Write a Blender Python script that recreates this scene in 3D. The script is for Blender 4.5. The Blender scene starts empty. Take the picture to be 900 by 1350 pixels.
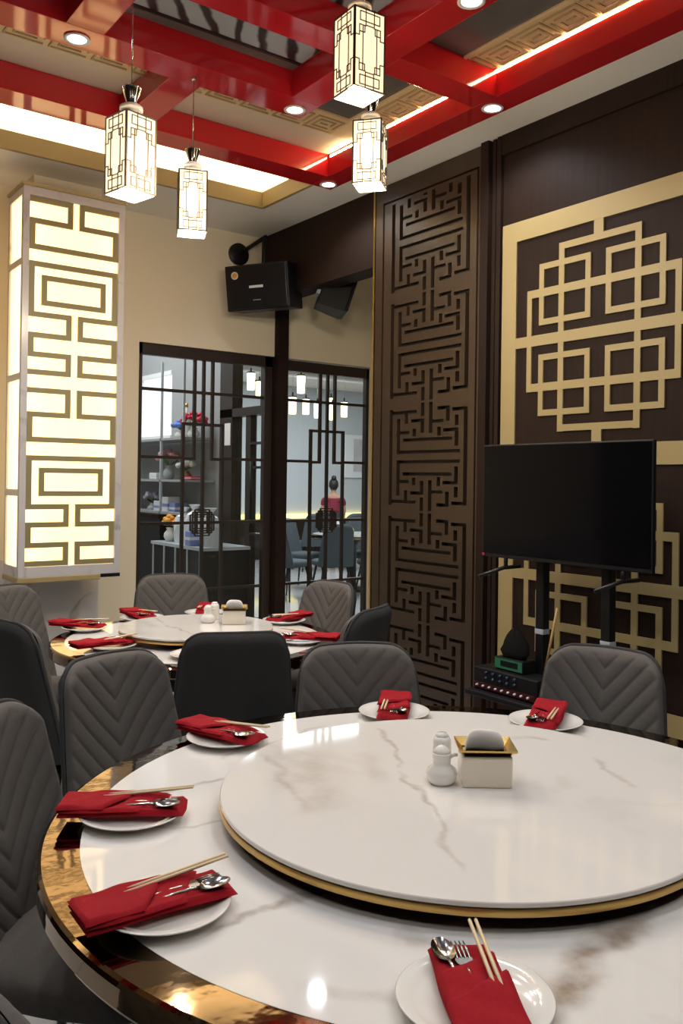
import bpy, bmesh, math, random
from mathutils import Vector, Matrix
random.seed(7)
SC = bpy.context.scene
COL = SC.collection
PI = math.pi

# ---------------------------------------------------------------- camera, world, exposure
CZ = 1.45
F, YAW, PITCH, ROLL, PX, PY = 1134.35, .6402, .0045, .0138, 9.42, -46.2
cam_d = bpy.data.cameras.new('camera')
cam = bpy.data.objects.new('camera', cam_d)
COL.objects.link(cam)
cam_d.sensor_fit = 'AUTO'
cam_d.sensor_width = 36.0
cam_d.lens = F / 1350 * 36
cam_d.shift_x = -PX / 1350
cam_d.shift_y = PY / 1350
cam_d.clip_start = .02
cam_d.clip_end = 100
_f = Vector((math.sin(YAW) * math.cos(PITCH), math.cos(YAW) * math.cos(PITCH), math.sin(PITCH)))
_r = Vector((math.cos(YAW), -math.sin(YAW), 0))
_u = _r.cross(_f)
_c, _s = math.cos(ROLL), math.sin(ROLL)
R1 = _c * _r + _s * _u
U1 = -_s * _r + _c * _u
cam.matrix_world = Matrix(((R1.x, U1.x, -_f.x, 0), (R1.y, U1.y, -_f.y, 0), (R1.z, U1.z, -_f.z, CZ), (0, 0, 0, 1)))
SC.camera = cam

w = bpy.data.worlds.new('world')
SC.world = w
w.use_nodes = True
w.node_tree.nodes['Background'].inputs[0].default_value = (.8, .9, 1, 1)
w.node_tree.nodes['Background'].inputs[1].default_value = .03
SC.view_settings.view_transform = 'Standard'
SC.view_settings.look = 'None'
SC.view_settings.gamma = 1
SC.view_settings.use_curve_mapping = False
SC.view_settings.exposure = 0.2
SC.cycles.use_denoising = True
SC.cycles.max_bounces = 8
SC.cycles.diffuse_bounces = 4
SC.cycles.sample_clamp_indirect = 4
SC.cycles.caustics_reflective = False
SC.cycles.caustics_refractive = False


def area_light(name, loc, sx, sy, power, color=(1, 1, 1), rot=(0, 0, 0)):
    d = bpy.data.lights.new(name, 'AREA')
    d.shape = 'RECTANGLE'
    d.size, d.size_y, d.energy, d.color = sx, sy, power, color
    o = bpy.data.objects.new(name, d)
    o.location, o.rotation_euler = loc, rot
    COL.objects.link(o)
    return o


# ambient fill added under the shop and dining hall ceilings, no fixtures modelled
area_light('shop_fill_light', (2.3, 7.6, 3.25), 2.0, 2.0, 62, (.93, .97, 1))
area_light('hall_fill_light', (7.0, 9.6, 3.25), 5.0, 5.0, 300, (.93, .97, 1))

H, RX, BY = 3.35, 3.475, 5.85


# ---------------------------------------------------------------- materials
def mat(name, color=(.8, .8, .8), rough=.5, metal=0, spec=.5, emit=None, estr=0, noise=None, bump=None, coat=0, trans=0, ior=1.45, alpha=1):
    m = bpy.data.materials.new(name)
    m.use_nodes = True
    nt = m.node_tree
    b = nt.nodes['Principled BSDF']
    b.inputs['Base Color'].default_value = (*color, 1)
    b.inputs['Roughness'].default_value = rough
    b.inputs['Metallic'].default_value = metal
    b.inputs['Specular IOR Level'].default_value = spec
    b.inputs['Coat Weight'].default_value = coat
    b.inputs['Coat Roughness'].default_value = .05
    b.inputs['Transmission Weight'].default_value = trans
    b.inputs['IOR'].default_value = ior
    b.inputs['Alpha'].default_value = alpha
    if emit:
        b.inputs['Emission Color'].default_value = (*emit, 1)
        b.inputs['Emission Strength'].default_value = estr
    tc = nt.nodes.new('ShaderNodeTexCoord')
    if noise:      # (scale vector, amount, second colour)
        mp = nt.nodes.new('ShaderNodeMapping')
        mp.inputs['Scale'].default_value = noise[0]
        nz = nt.nodes.new('ShaderNodeTexNoise')
        nz.inputs['Scale'].default_value = 1
        nz.inputs['Detail'].default_value = 5
        rp = nt.nodes.new('ShaderNodeMix')
        rp.data_type = 'RGBA'
        rp.inputs['A'].default_value = (*color, 1)
        rp.inputs['B'].default_value = (*noise[1], 1)
        nt.links.new(tc.outputs['Object'], mp.inputs['Vector'])
        nt.links.new(mp.outputs['Vector'], nz.inputs['Vector'])
        nt.links.new(nz.outputs['Fac'], rp.inputs['Factor'])
        nt.links.new(rp.outputs['Result'], b.inputs['Base Color'])
    if bump:       # (scale, strength)
        nz = nt.nodes.new('ShaderNodeTexNoise')
        nz.inputs['Scale'].default_value = bump[0]
        nz.inputs['Detail'].default_value = 3
        bp = nt.nodes.new('ShaderNodeBump')
        bp.inputs['Strength'].default_value = bump[1]
        bp.inputs['Distance'].default_value = .002
        nt.links.new(tc.outputs['Object'], nz.inputs['Vector'])
        nt.links.new(nz.outputs['Fac'], bp.inputs['Height'])
        nt.links.new(bp.outputs['Normal'], b.inputs['Normal'])
    return m


def marble(name, base, vein, scale, width, amount, rough=.06, grey=None, seed=0.0, veins=()):
    m = mat(name, base, rough, coat=.3)
    nt = m.node_tree
    b = nt.nodes['Principled BSDF']
    tc = nt.nodes.new('ShaderNodeTexCoord')
    mp = nt.nodes.new('ShaderNodeMapping')
    mp.inputs['Location'].default_value = (seed, seed * .7, 0)
    mp.inputs['Rotation'].default_value = (0, 0, .5)
    mp.inputs['Scale'].default_value = (scale, scale * .55, scale)
    nt.links.new(tc.outputs['Object'], mp.inputs['Vector'])
    big = nt.nodes.new('ShaderNodeTexNoise')
    big.inputs['Scale'].default_value = 1.0
    big.inputs['Detail'].default_value = 6
    big.inputs['Distortion'].default_value = .6
    nt.links.new(mp.outputs['Vector'], big.inputs['Vector'])
    ab = nt.nodes.new('ShaderNodeMath')
    ab.operation = 'SUBTRACT'
    ab.inputs[1].default_value = .5
    nt.links.new(big.outputs['Fac'], ab.inputs[0])
    a2 = nt.nodes.new('ShaderNodeMath')
    a2.operation = 'ABSOLUTE'
    nt.links.new(ab.outputs[0], a2.inputs[0])
    rp = nt.nodes.new('ShaderNodeMapRange')
    rp.inputs['From Min'].default_value = 0
    rp.inputs['From Max'].default_value = width
    rp.inputs['To Min'].default_value = 1
    rp.inputs['To Max'].default_value = 0
    nt.links.new(a2.outputs[0], rp.inputs['Value'])
    msk = nt.nodes.new('ShaderNodeTexNoise')
    msk.inputs['Scale'].default_value = 1.6
    msk.inputs['Detail'].default_value = 2
    nt.links.new(mp.outputs['Vector'], msk.inputs['Vector'])
    mr = nt.nodes.new('ShaderNodeMapRange')
    mr.inputs['From Min'].default_value = .45
    mr.inputs['From Max'].default_value = .65
    nt.links.new(msk.outputs['Fac'], mr.inputs['Value'])
    mu = nt.nodes.new('ShaderNodeMath')
    mu.operation = 'MULTIPLY'
    nt.links.new(rp.outputs[0], mu.inputs[0])
    nt.links.new(mr.outputs[0], mu.inputs[1])
    m2 = nt.nodes.new('ShaderNodeMath')
    m2.operation = 'MULTIPLY'
    m2.inputs[1].default_value = amount
    nt.links.new(mu.outputs[0], m2.inputs[0])
    cl = nt.nodes.new('ShaderNodeMix')
    cl.data_type = 'RGBA'
    cl.inputs['A'].default_value = (*base, 1)
    cl.inputs['B'].default_value = (*(grey or [c * .9 for c in base]), 1)
    nt.links.new(big.outputs['Fac'], cl.inputs['Factor'])
    mx = nt.nodes.new('ShaderNodeMix')
    mx.data_type = 'RGBA'
    mx.inputs['B'].default_value = (*vein, 1)
    nt.links.new(m2.outputs[0], mx.inputs['Factor'])
    nt.links.new(cl.outputs['Result'], mx.inputs['A'])
    last = mx.outputs['Result']
    if veins:      # single veins of the stone slab: (x0, y0, x1, y1, half width, strength)
        wob = nt.nodes.new('ShaderNodeTexNoise')
        wob.inputs['Scale'].default_value = 7
        wob.inputs['Detail'].default_value = 5
        nt.links.new(tc.outputs['Object'], wob.inputs['Vector'])
        sc = nt.nodes.new('ShaderNodeVectorMath')
        sc.operation = 'MULTIPLY_ADD'
        sc.inputs[1].default_value = (.13, .13, 0)
        sc.inputs[2].default_value = (-.065, -.065, 0)
        nt.links.new(wob.outputs['Color'], sc.inputs[0])
        ad = nt.nodes.new('ShaderNodeVectorMath')
        nt.links.new(tc.outputs['Object'], ad.inputs[0])
        nt.links.new(sc.outputs[0], ad.inputs[1])
        fine = nt.nodes.new('ShaderNodeTexNoise')
        fine.inputs['Scale'].default_value = 16
        fine.inputs['Detail'].default_value = 6
        nt.links.new(tc.outputs['Object'], fine.inputs['Vector'])
        fr_ = nt.nodes.new('ShaderNodeMapRange')
        fr_.inputs['From Min'].default_value, fr_.inputs['From Max'].default_value = .32, .68
        fr_.inputs['To Min'].default_value = .25
        nt.links.new(fine.outputs['Fac'], fr_.inputs['Value'])
        for (x0, y0, x1, y1, hw_, st_) in veins:
            L_ = math.hypot(x1 - x0, y1 - y0)
            vm = nt.nodes.new('ShaderNodeMapping')
            vm.vector_type = 'TEXTURE'
            vm.inputs['Location'].default_value = (x0, y0, 0)
            vm.inputs['Rotation'].default_value = (0, 0, math.atan2(y1 - y0, x1 - x0))
            nt.links.new(ad.outputs[0], vm.inputs['Vector'])
            sp = nt.nodes.new('ShaderNodeSeparateXYZ')
            nt.links.new(vm.outputs[0], sp.inputs[0])
            ay = nt.nodes.new('ShaderNodeMath')
            ay.operation = 'ABSOLUTE'
            nt.links.new(sp.outputs['Y'], ay.inputs[0])
            ry = nt.nodes.new('ShaderNodeMapRange')
            ry.interpolation_type = 'SMOOTHSTEP'
            ry.inputs['From Min'].default_value, ry.inputs['From Max'].default_value = 0, hw_
            ry.inputs['To Min'].default_value, ry.inputs['To Max'].default_value = st_, 0
            nt.links.new(ay.outputs[0], ry.inputs['Value'])
            cx = nt.nodes.new('ShaderNodeMath')
            cx.operation = 'SUBTRACT'
            cx.inputs[1].default_value = L_ / 2
            nt.links.new(sp.outputs['X'], cx.inputs[0])
            ax = nt.nodes.new('ShaderNodeMath')
            ax.operation = 'ABSOLUTE'
            nt.links.new(cx.outputs[0], ax.inputs[0])
            rx = nt.nodes.new('ShaderNodeMapRange')
            rx.inputs['From Min'].default_value, rx.inputs['From Max'].default_value = L_ * .40, L_ * .56
            rx.inputs['To Min'].default_value, rx.inputs['To Max'].default_value = 1, 0
            nt.links.new(ax.outputs[0], rx.inputs['Value'])
            p1 = nt.nodes.new('ShaderNodeMath')
            p1.operation = 'MULTIPLY'
            nt.links.new(ry.outputs[0], p1.inputs[0])
            nt.links.new(rx.outputs[0], p1.inputs[1])
            p2 = nt.nodes.new('ShaderNodeMath')
            p2.operation = 'MULTIPLY'
            nt.links.new(p1.outputs[0], p2.inputs[0])
            nt.links.new(fr_.outputs[0], p2.inputs[1])
            vx = nt.nodes.new('ShaderNodeMix')
            vx.data_type = 'RGBA'
            vx.inputs['B'].default_value = (*vein, 1)
            nt.links.new(p2.outputs[0], vx.inputs['Factor'])
            nt.links.new(last, vx.inputs['A'])
            last = vx.outputs['Result']
    nt.links.new(last, b.inputs['Base Color'])
    return m


def glass_mat(name, tint=(.96, .98, .98), refl=.10):
    m = bpy.data.materials.new(name)
    m.use_nodes = True
    nt = m.node_tree
    nt.nodes.clear()
    out = nt.nodes.new('ShaderNodeOutputMaterial')
    t = nt.nodes.new('ShaderNodeBsdfTransparent')
    t.inputs[0].default_value = (*tint, 1)
    g = nt.nodes.new('ShaderNodeBsdfGlossy')
    g.inputs['Roughness'].default_value = .01
    fr = nt.nodes.new('ShaderNodeFresnel')
    fr.inputs[0].default_value = 1.45
    mx = nt.nodes.new('ShaderNodeMixShader')
    ge = nt.nodes.new('ShaderNodeNewGeometry')
    iv = nt.nodes.new('ShaderNodeMath')
    iv.operation = 'SUBTRACT'
    iv.inputs[0].default_value = 1
    ml = nt.nodes.new('ShaderNodeMath')
    ml.operation = 'MULTIPLY'
    nt.links.new(ge.outputs['Backfacing'], iv.inputs[1])
    nt.links.new(fr.outputs[0], ml.inputs[0])
    nt.links.new(iv.outputs[0], ml.inputs[1])
    nt.links.new(ml.outputs[0], mx.inputs[0])
    nt.links.new(t.outputs[0], mx.inputs[1])
    nt.links.new(g.outputs[0], mx.inputs[2])
    nt.links.new(mx.outputs[0], out.inputs[0])
    return m


def emit_mat(name, color, strength):
    m = bpy.data.materials.new(name)
    m.use_nodes = True
    nt = m.node_tree
    nt.nodes.clear()
    out = nt.nodes.new('ShaderNodeOutputMaterial')
    e = nt.nodes.new('ShaderNodeEmission')
    e.inputs[0].default_value = (*color, 1)
    e.inputs[1].default_value = strength
    nt.links.new(e.outputs[0], out.inputs[0])
    return m


def painting_mat(name, base, dark, scale):
    m = mat(name, base, .35)
    nt = m.node_tree
    b = nt.nodes['Principled BSDF']
    tc = nt.nodes.new('ShaderNodeTexCoord')
    wv = nt.nodes.new('ShaderNodeTexWave')
    wv.bands_direction = 'X'
    wv.inputs['Scale'].default_value = scale
    wv.inputs['Distortion'].default_value = 2.6
    wv.inputs['Detail'].default_value = 3
    wv.inputs['Detail Scale'].default_value = 1.4
    mp = nt.nodes.new('ShaderNodeMapping')
    mp.inputs['Rotation'].default_value = (0, 0, .64)
    mp.inputs['Location'].default_value = (.35, 0, 0)
    nt.links.new(tc.outputs['Object'], mp.inputs['Vector'])
    nt.links.new(mp.outputs['Vector'], wv.inputs['Vector'])
    mr = nt.nodes.new('ShaderNodeMapRange')
    mr.inputs['From Min'].default_value = .62
    mr.inputs['From Max'].default_value = .9
    nt.links.new(wv.outputs['Fac'], mr.inputs['Value'])
    mx = nt.nodes.new('ShaderNodeMix')
    mx.data_type = 'RGBA'
    mx.inputs['A'].default_value = (*base, 1)
    mx.inputs['B'].default_value = (*dark, 1)
    nt.links.new(mr.outputs[0], mx.inputs['Factor'])
    nt.links.new(mx.outputs['Result'], b.inputs['Base Color'])
    return m


M = {}
M['wood'] = mat('dark_wood', (.014, .0075, .0055), .6, spec=.14, noise=((60, 60, 4), (.025, .014, .010)))
M['wood_fret'] = mat('fret_wood', (.030, .0175, .010), .36, noise=((60, 60, 4), (.050, .030, .017)))
M['wood_black'] = mat('recess_wood', (.010, .007, .006), .5)
M['frame'] = mat('window_frame_wood', (.030, .020, .016), .4)
M['gold'] = mat('gold_paint', (.37, .285, .13), .5, bump=(300, .05))
M['gold_metal'] = mat('gold_metal', (.70, .48, .16), .22, 1)
M['brass_band'] = mat('brushed_gold', (.55, .36, .12), .3, 1)
M['red'] = mat('red_lacquer', (.46, .012, .018), .09, coat=.4)
M['cream'] = mat('cream_wall', (.80, .71, .54), .75, bump=(180, .08))
M['white'] = mat('white_ceiling', (.84, .80, .74), .8)
M['panel_cream'] = mat('coffer_cream', (.66, .58, .46), .6)
M['tan'] = mat('moulding_tan', (.66, .50, .28), .4)
M['key'] = mat('key_relief', (.42, .30, .16), .4)
M['ceil_dark'] = mat('dark_panel', (.10, .095, .09), .15, noise=((3, 9, 1), (.16, .15, .145)))
M['ceil_paint'] = painting_mat('brushed_blue_panel', (.34, .39, .43), (.012, .013, .016), 2.7)
M['marble_table'] = marble('marble_top', (.80, .78, .75), (.27, .20, .145), 1.5, .04, .25, .05, (.72, .70, .68), 11.7,
                           ((-.06, -.49, -.47, -.58, .05, 1.0), (-.70, -.13, -.36, -.11, .020, .8), (-.43, -.31, -.35, -.52, .035, .55), (-.70, .41, -.30, .44, .016, .55), (-.68, .30, -.36, .22, .012, .5), (-.62, -.36, -.45, -.50, .03, .4), (.1, .66, -.25, .60, .02, .5), (.66, .2, .5, .45, .02, .6)))
M['marble_susan'] = marble('marble_susan', (.80, .77, .73), (.40, .33, .28), 2.0, .03, .2, .06, (.73, .70, .67), 23.4,
                           ((.11, .45, -.02, .17, .012, .8), (-.05, .12, -.28, -.28, .012, .8), (-.33, .05, -.14, .42, .11, .42), (-.24, .40, -.34, .12, .02, .5), (-.05, .30, -.13, .10, .05, .3), (.40, -.05, .30, -.22, .015, .6), (.42, .12, .30, .2, .02, .5)))
M['marble_wall'] = marble('marble_wall', (.62, .60, .60), (.28, .26, .26), 2.0, .03, .7, .2, (.52, .51, .52), 1.2)
M['bronze'] = mat('bronze_mirror', (.215, .155, .098), .05, 1, bump=(14, .25))
M['bronze_edge'] = mat('bronze_edge', (.22, .12, .06), .15, 1)
M['black'] = mat('black_satin', (.008, .008, .009), .45, spec=.3)
M['black_metal'] = mat('black_metal', (.014, .014, .016), .35, .4)
M['screen'] = mat('tv_glass', (.003, .003, .004), .08, spec=.22)
M['fabric'] = mat('grey_fabric', (.122, .113, .106), .8, noise=((90, 90, 90), (.092, .085, .080)), bump=(700, .25), spec=.2)
M['fabric_back'] = mat('charcoal_fabric', (.036, .036, .037), .85, noise=((400, 400, 400), (.055, .055, .056)), bump=(700, .3), spec=.2)
M['teal_fabric'] = mat('slate_fabric', (.055, .070, .078), .8, spec=.2)
M['porcelain'] = mat('porcelain', (.78, .76, .72), .10, coat=.4)
M['cloth'] = mat('red_napkin', (.34, .010, .018), .85, noise=((120, 120, 120), (.24, .006, .012)), bump=(900, .3), spec=.15)
M['steel'] = mat('cutlery_steel', (.42, .41, .40), .16, 1)
M['bamboo'] = mat('bamboo', (.66, .52, .32), .5, noise=((200, 10, 10), (.74, .60, .40)))
M['paper'] = mat('paper', (.82, .78, .74), .8)
M['acrylic'] = mat('acrylic_box', (.74, .68, .57), .12, coat=.4)
M['chrome'] = mat('chrome', (.75, .73, .70), .08, 1)
M['crystal'] = mat('crystal', (.86, .85, .83), .08, trans=.25)
M['shade'] = mat('lamp_shade', (.95, .88, .74), .4, emit=(1, .80, .50), estr=1.0)
M['lattice_bronze'] = mat('lattice_bronze', (.10, .075, .055), .35, .8)
M['bulb'] = emit_mat('warm_bulb', (1, .86, .62), 14)
M['box_lit'] = emit_mat('lit_panel', (1, .71, .36), .80)
_nt = M['box_lit'].node_tree
_tr = _nt.nodes.new('ShaderNodeBsdfTranslucent')
_tr.inputs[0].default_value = (.9, .85, .75, 1)
_ad = _nt.nodes.new('ShaderNodeAddShader')
_nt.links.new(_nt.nodes['Emission'].outputs[0], _ad.inputs[0])
_nt.links.new(_tr.outputs[0], _ad.inputs[1])
_nt.links.new(_ad.outputs[0], _nt.nodes['Material Output'].inputs[0])
M['tube'] = emit_mat('box_tube', (1, .86, .62), 3.5)
M['led'] = emit_mat('warm_led', (1, .80, .46), 150)
M['led_side'] = emit_mat('side_led', (1, .72, .34), 75)
M['led_yellow'] = emit_mat('yellow_led', (1, .78, .26), 2.4)
M['hall_glow'] = emit_mat('hall_glow', (1, .84, .48), 3.2)
M['down'] = emit_mat('downlight_disc', (.86, .91, 1), 22)
M['brown_fret'] = mat('olive_brown_fret', (.27, .225, .11), .5)
M['glass'] = glass_mat('window_glass')
M['floor'] = marble('floor_tile', (.52, .53, .53), (.36, .37, .38), 1.3, .03, .6, .12, (.46, .47, .48), 5)
M['grout'] = mat('grout', (.22, .22, .22), .8)
M['hall_wall'] = mat('hall_wall', (.52, .55, .56), .8)
M['shop_wall'] = mat('shop_wall', (.33, .33, .33), .7)
M['wood_ceiling'] = mat('wood_ceiling', (.07, .038, .024), .6, noise=((2, 20, 1), (.13, .08, .055)))
M['skin'] = mat('skin', (.35, .19, .12), .6)
M['hair'] = mat('black_hair', (.008, .007, .007), .5)
M['shirt'] = mat('red_shirt', (.16, .010, .025), .8)
M['skirt'] = mat('dark_skirt', (.03, .025, .03), .8)
M['window_lit'] = emit_mat('daylight_window', (.95, .98, 1), 1.3)
M['green_led'] = mat('green_face', (.012, .055, .03), .4, emit=(.15, .9, .4), estr=.045)
M['wood_stick'] = mat('stick_wood', (.45, .28, .10), .5)
for n, c in dict(pink=(.70, .36, .42), crimson=(.55, .02, .06), blue=(.10, .20, .55), orange=(.75, .34, .04), leaf=(.05, .16, .05),
                 vase_grey=(.42, .45, .48), vase_white=(.75, .75, .74), box_white=(.68, .70, .74), box_blue=(.20, .26, .52), lilac=(.55, .50, .66), yellow=(.75, .58, .10), brown=(.20, .10, .05)).items():
    M[n] = mat('shop_' + n, c, .45)
M['knob_blue'] = mat('knob_blue', (.03, .04, .09), .4)
M['wrap'] = mat('clear_wrap', (.82, .86, .90), .12, trans=.2, bump=(40, .9))


# ---------------------------------------------------------------- mesh helpers
class MB:
    def __init__(s):
        s.v, s.f, s.m = [], [], []

    def add(s, vs, fs, T=None):
        b = len(s.v)
        for p in vs:
            p = Vector(p)
            s.v.append(T @ p if T is not None else p)
        s.f += [tuple(i + b for i in f) for f in fs]
        return s

    def box(s, x0, x1, y0, y1, z0, z1, T=None):
        return s.add([(x0, y0, z0), (x1, y0, z0), (x1, y1, z0), (x0, y1, z0), (x0, y0, z1), (x1, y0, z1), (x1, y1, z1), (x0, y1, z1)],
                     [(0, 3, 2, 1), (4, 5, 6, 7), (0, 1, 5, 4), (1, 2, 6, 5), (2, 3, 7, 6), (3, 0, 4, 7)], T)

    def lathe(s, prof, n=32, T=None, cap=True):
        vs, fs = [], []
        k = len(prof)
        for i in range(n):
            a = 2 * PI * i / n
            vs += [(r * math.cos(a), r * math.sin(a), z) for r, z in prof]
        for i in range(n):
            j = (i + 1) % n
            for q in range(k - 1):
                fs.append((i * k + q, j * k + q, j * k + q + 1, i * k + q + 1))
        if cap:
            if prof[0][0] > 1e-5:
                fs.append(tuple(i * k for i in range(n))[::-1])
            if prof[-1][0] > 1e-5:
                fs.append(tuple(i * k + k - 1 for i in range(n)))
        return s.add(vs, fs, T)

    def tube(s, pts, r, n=8, T=None, closed=False):
        pts = [Vector(p) for p in pts]
        rs = r if isinstance(r, (list, tuple)) else [r] * len(pts)
        vs, fs = [], []
        up = None
        for i, p in enumerate(pts):
            if closed:
                d = pts[(i + 1) % len(pts)] - pts[i - 1]
            else:
                d = pts[min(i + 1, len(pts) - 1)] - pts[max(i - 1, 0)]
            d.normalize()
            if up is None:
                up = d.orthogonal().normalized()
            up = (up - d * up.dot(d)).normalized()
            sd = d.cross(up)
            for q in range(n):
                a = 2 * PI * q / n
                vs.append(p + (up * math.cos(a) + sd * math.sin(a)) * rs[i])
        m = len(pts)
        for i in range(m if closed else m - 1):
            for q in range(n):
                fs.append((i * n + q, i * n + (q + 1) % n, ((i + 1) % m) * n + (q + 1) % n, ((i + 1) % m) * n + q))
        if not closed:
            fs.append(tuple(range(n))[::-1])
            fs.append(tuple((m - 1) * n + q for q in range(n)))
        return s.add(vs, fs, T)

    def grid(s, fn, nu, nv, flip=False, T=None):
        vs = [fn(i / nu, j / nv) for i in range(nu + 1) for j in range(nv + 1)]
        fs = []
        for i in range(nu):
            for j in range(nv):
                q = (i * (nv + 1) + j, (i + 1) * (nv + 1) + j, (i + 1) * (nv + 1) + j + 1, i * (nv + 1) + j + 1)
                fs.append(q[::-1] if flip else q)
        return s.add(vs, fs, T)

    def ball(s, c, r, n=10, k=6, sc=(1, 1, 1)):
        prof = [(max(1e-6, math.sin(PI * i / k)), -math.cos(PI * i / k)) for i in range(k + 1)]
        T = Matrix.Translation(c) @ Matrix.Diagonal((r * sc[0], r * sc[1], r * sc[2], 1))
        return s.lathe(prof, n, T, cap=False)

    def fret(s, us, vs, solid, mp, d):
        """extruded sheet: cells of the us x vs grid where solid(u, v), thickness d; mp(u, v, w) -> point"""
        us, vs = sorted(set(round(x, 5) for x in us)), sorted(set(round(x, 5) for x in vs))
        nu, nv = len(us) - 1, len(vs) - 1
        F_ = [[solid((us[i] + us[i + 1]) / 2, (vs[j] + vs[j + 1]) / 2) for j in range(nv)] for i in range(nu)]
        idx = {}
        V_, f_ = [], []

        def vid(i, j, k):
            if (i, j, k) not in idx:
                idx[(i, j, k)] = len(V_)
                V_.append(mp(us[i], vs[j], d * k))
            return idx[(i, j, k)]
        g = lambda i, j: 0 <= i < nu and 0 <= j < nv and F_[i][j]
        for i in range(nu):
            for j in range(nv):
                if not F_[i][j]:
                    continue
                f_.append((vid(i, j, 1), vid(i + 1, j, 1), vid(i + 1, j + 1, 1), vid(i, j + 1, 1)))
                f_.append((vid(i, j, 0), vid(i, j + 1, 0), vid(i + 1, j + 1, 0), vid(i + 1, j, 0)))
                for (a, b, di, dj) in (((i, j), (i + 1, j), 0, -1), ((i + 1, j), (i + 1, j + 1), 1, 0), ((i + 1, j + 1), (i, j + 1), 0, 1), ((i, j + 1), (i, j), -1, 0)):
                    if not g(i + di, j + dj):
                        f_.append((vid(*a, 0), vid(*b, 0), vid(*b, 1), vid(*a, 1)))
        return s.add(V_, f_)

    def mesh(s, name, smooth=False, recalc=True):
        me = bpy.data.meshes.new(name)
        me.from_pydata([tuple(p) for p in s.v], [], s.f)
        if recalc:
            bm = bmesh.new()
            bm.from_mesh(me)
            bmesh.ops.recalc_face_normals(bm, faces=bm.faces)
            bm.to_mesh(me)
            bm.free()
        if smooth:
            me.polygons.foreach_set('use_smooth', [True] * len(me.polygons))
        return me

    def build(s, name, m, parent=None, smooth=False, bevel=0, seg=2, auto=None):
        me = s.mesh(name, smooth or auto is not None)
        me.materials.append(M[m] if isinstance(m, str) else m)
        if auto is not None:
            me.set_sharp_from_angle(angle=math.radians(auto))
        return link(name, me, parent, bevel, seg)


def link(name, me, parent=None, bevel=0, seg=2):
    o = bpy.data.objects.new(name, me)
    COL.objects.link(o)
    if parent:
        o.parent = parent
    if bevel:
        b = o.modifiers.new('bevel', 'BEVEL')
        b.width, b.segments, b.limit_method, b.angle_limit = bevel, seg, 'ANGLE', .7
    return o


def tag(o, label, cat, group=None):
    o['label'], o['category'] = label, cat
    if group:
        o['group'] = group
    return o


def thing(name, label, cat, loc=(0, 0, 0), rz=0, group=None):
    o = bpy.data.objects.new(name, None)
    o.empty_display_size = .05
    COL.objects.link(o)
    o.location, o.rotation_euler = loc, (0, 0, rz)
    return tag(o, label, cat, group)


def structure(o):
    o['kind'] = 'structure'
    return o


def copy_tree(o, parent=None):
    c = o.copy()
    COL.objects.link(c)
    if parent:
        c.parent = parent
    for ch in list(o.children):
        copy_tree(ch, c)
    return c


def place(proto, first, loc, rz, label, cat, group):
    o = proto if first else copy_tree(proto)
    o.location, o.rotation_euler = loc, (0, 0, rz)
    return tag(o, label, cat, group)


B = lambda *a, **k: MB().box(*a, **k)


def bars(rects):
    """rect list (u0,u1,v0,v1) -> us, vs, predicate"""
    us = [x for r in rects for x in r[:2]]
    vs = [x for r in rects for x in r[2:]]
    return us, vs, lambda u, v: any(r[0] < u < r[1] and r[2] < v < r[3] for r in rects)


# ================================================================ SETTING
fl = structure(B(-1.7, 13, -1.7, 14, -.06, -.012).build('floor', 'grout'))
tile = B(0, .796, 0, .796, -.012, 0).mesh('tile')
tile.materials.append(M['floor'])
for i in range(12):
    for j in range(16):
        o = link('tile', tile, fl)
        o.location = (-.8 + .8 * i, .8 + .8 * j, 0)

# walls
mb = MB().box(-1.7, 2.47, BY, BY + .1, 0, H).box(2.47, 4.58, BY, BY + .1, 2.43, H).box(4.58, 5.0, BY, BY + .1, 0, H)
structure(mb.build('wall_back', 'cream'))
structure(B(RX, RX + .12, -1.7, 3.28, 0, H).build('wall_right', 'wood'))
structure(B(-1.7, -1.6, -1.7, BY, 0, H).build('wall_left', 'wood'))
structure(B(-1.7, RX + .12, -1.8, -1.7, 0, H).build('wall_front', 'wood'))
structure(MB().box(4.9, 5.0, 4.40, BY, 0, H).box(3.6, 5.0, 4.30, 4.40, 0, H).build('wall_alcove', 'cream'))
# dark bulkhead over the passage and its post
structure(B(RX, 3.64, 4.43, BY, 2.85, H).build('trim_1', 'wood'))
structure(B(3.605, 3.70, BY - .06, BY + .1, 0, 2.85).build('trim_2', 'wood'))
# crown board and pilaster ribs on the right wall
structure(B(RX - .018, RX, -1.7, 3.28, 3.24, H).build('trim_3', 'wood'))
for k, (a, b, d) in enumerate(((3.285, 3.315, .02), (3.33, 3.355, .012), (3.37, 3.43, .03))):
    structure(B(RX - d, RX + .02, a, b, 0, H).build('trim_%d' % (4 + k), 'wood', bevel=.003))
structure(B(RX + .02, RX + .12, 3.28, 3.44, 0, H).build('trim_7', 'wood_black'))

# pier behind the light box
pier = structure(B(1.62, 2.06, 5.53, BY, .9, H).build('wall_pier', 'cream'))
B(1.60, 2.07, 5.51, BY, 0, .9).build('marble_cladding', 'marble_wall', pier, bevel=.004)
structure(B(-1.6, 1.60, BY - .03, BY, 0, .9).build('trim_8', 'marble_wall'))

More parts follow.
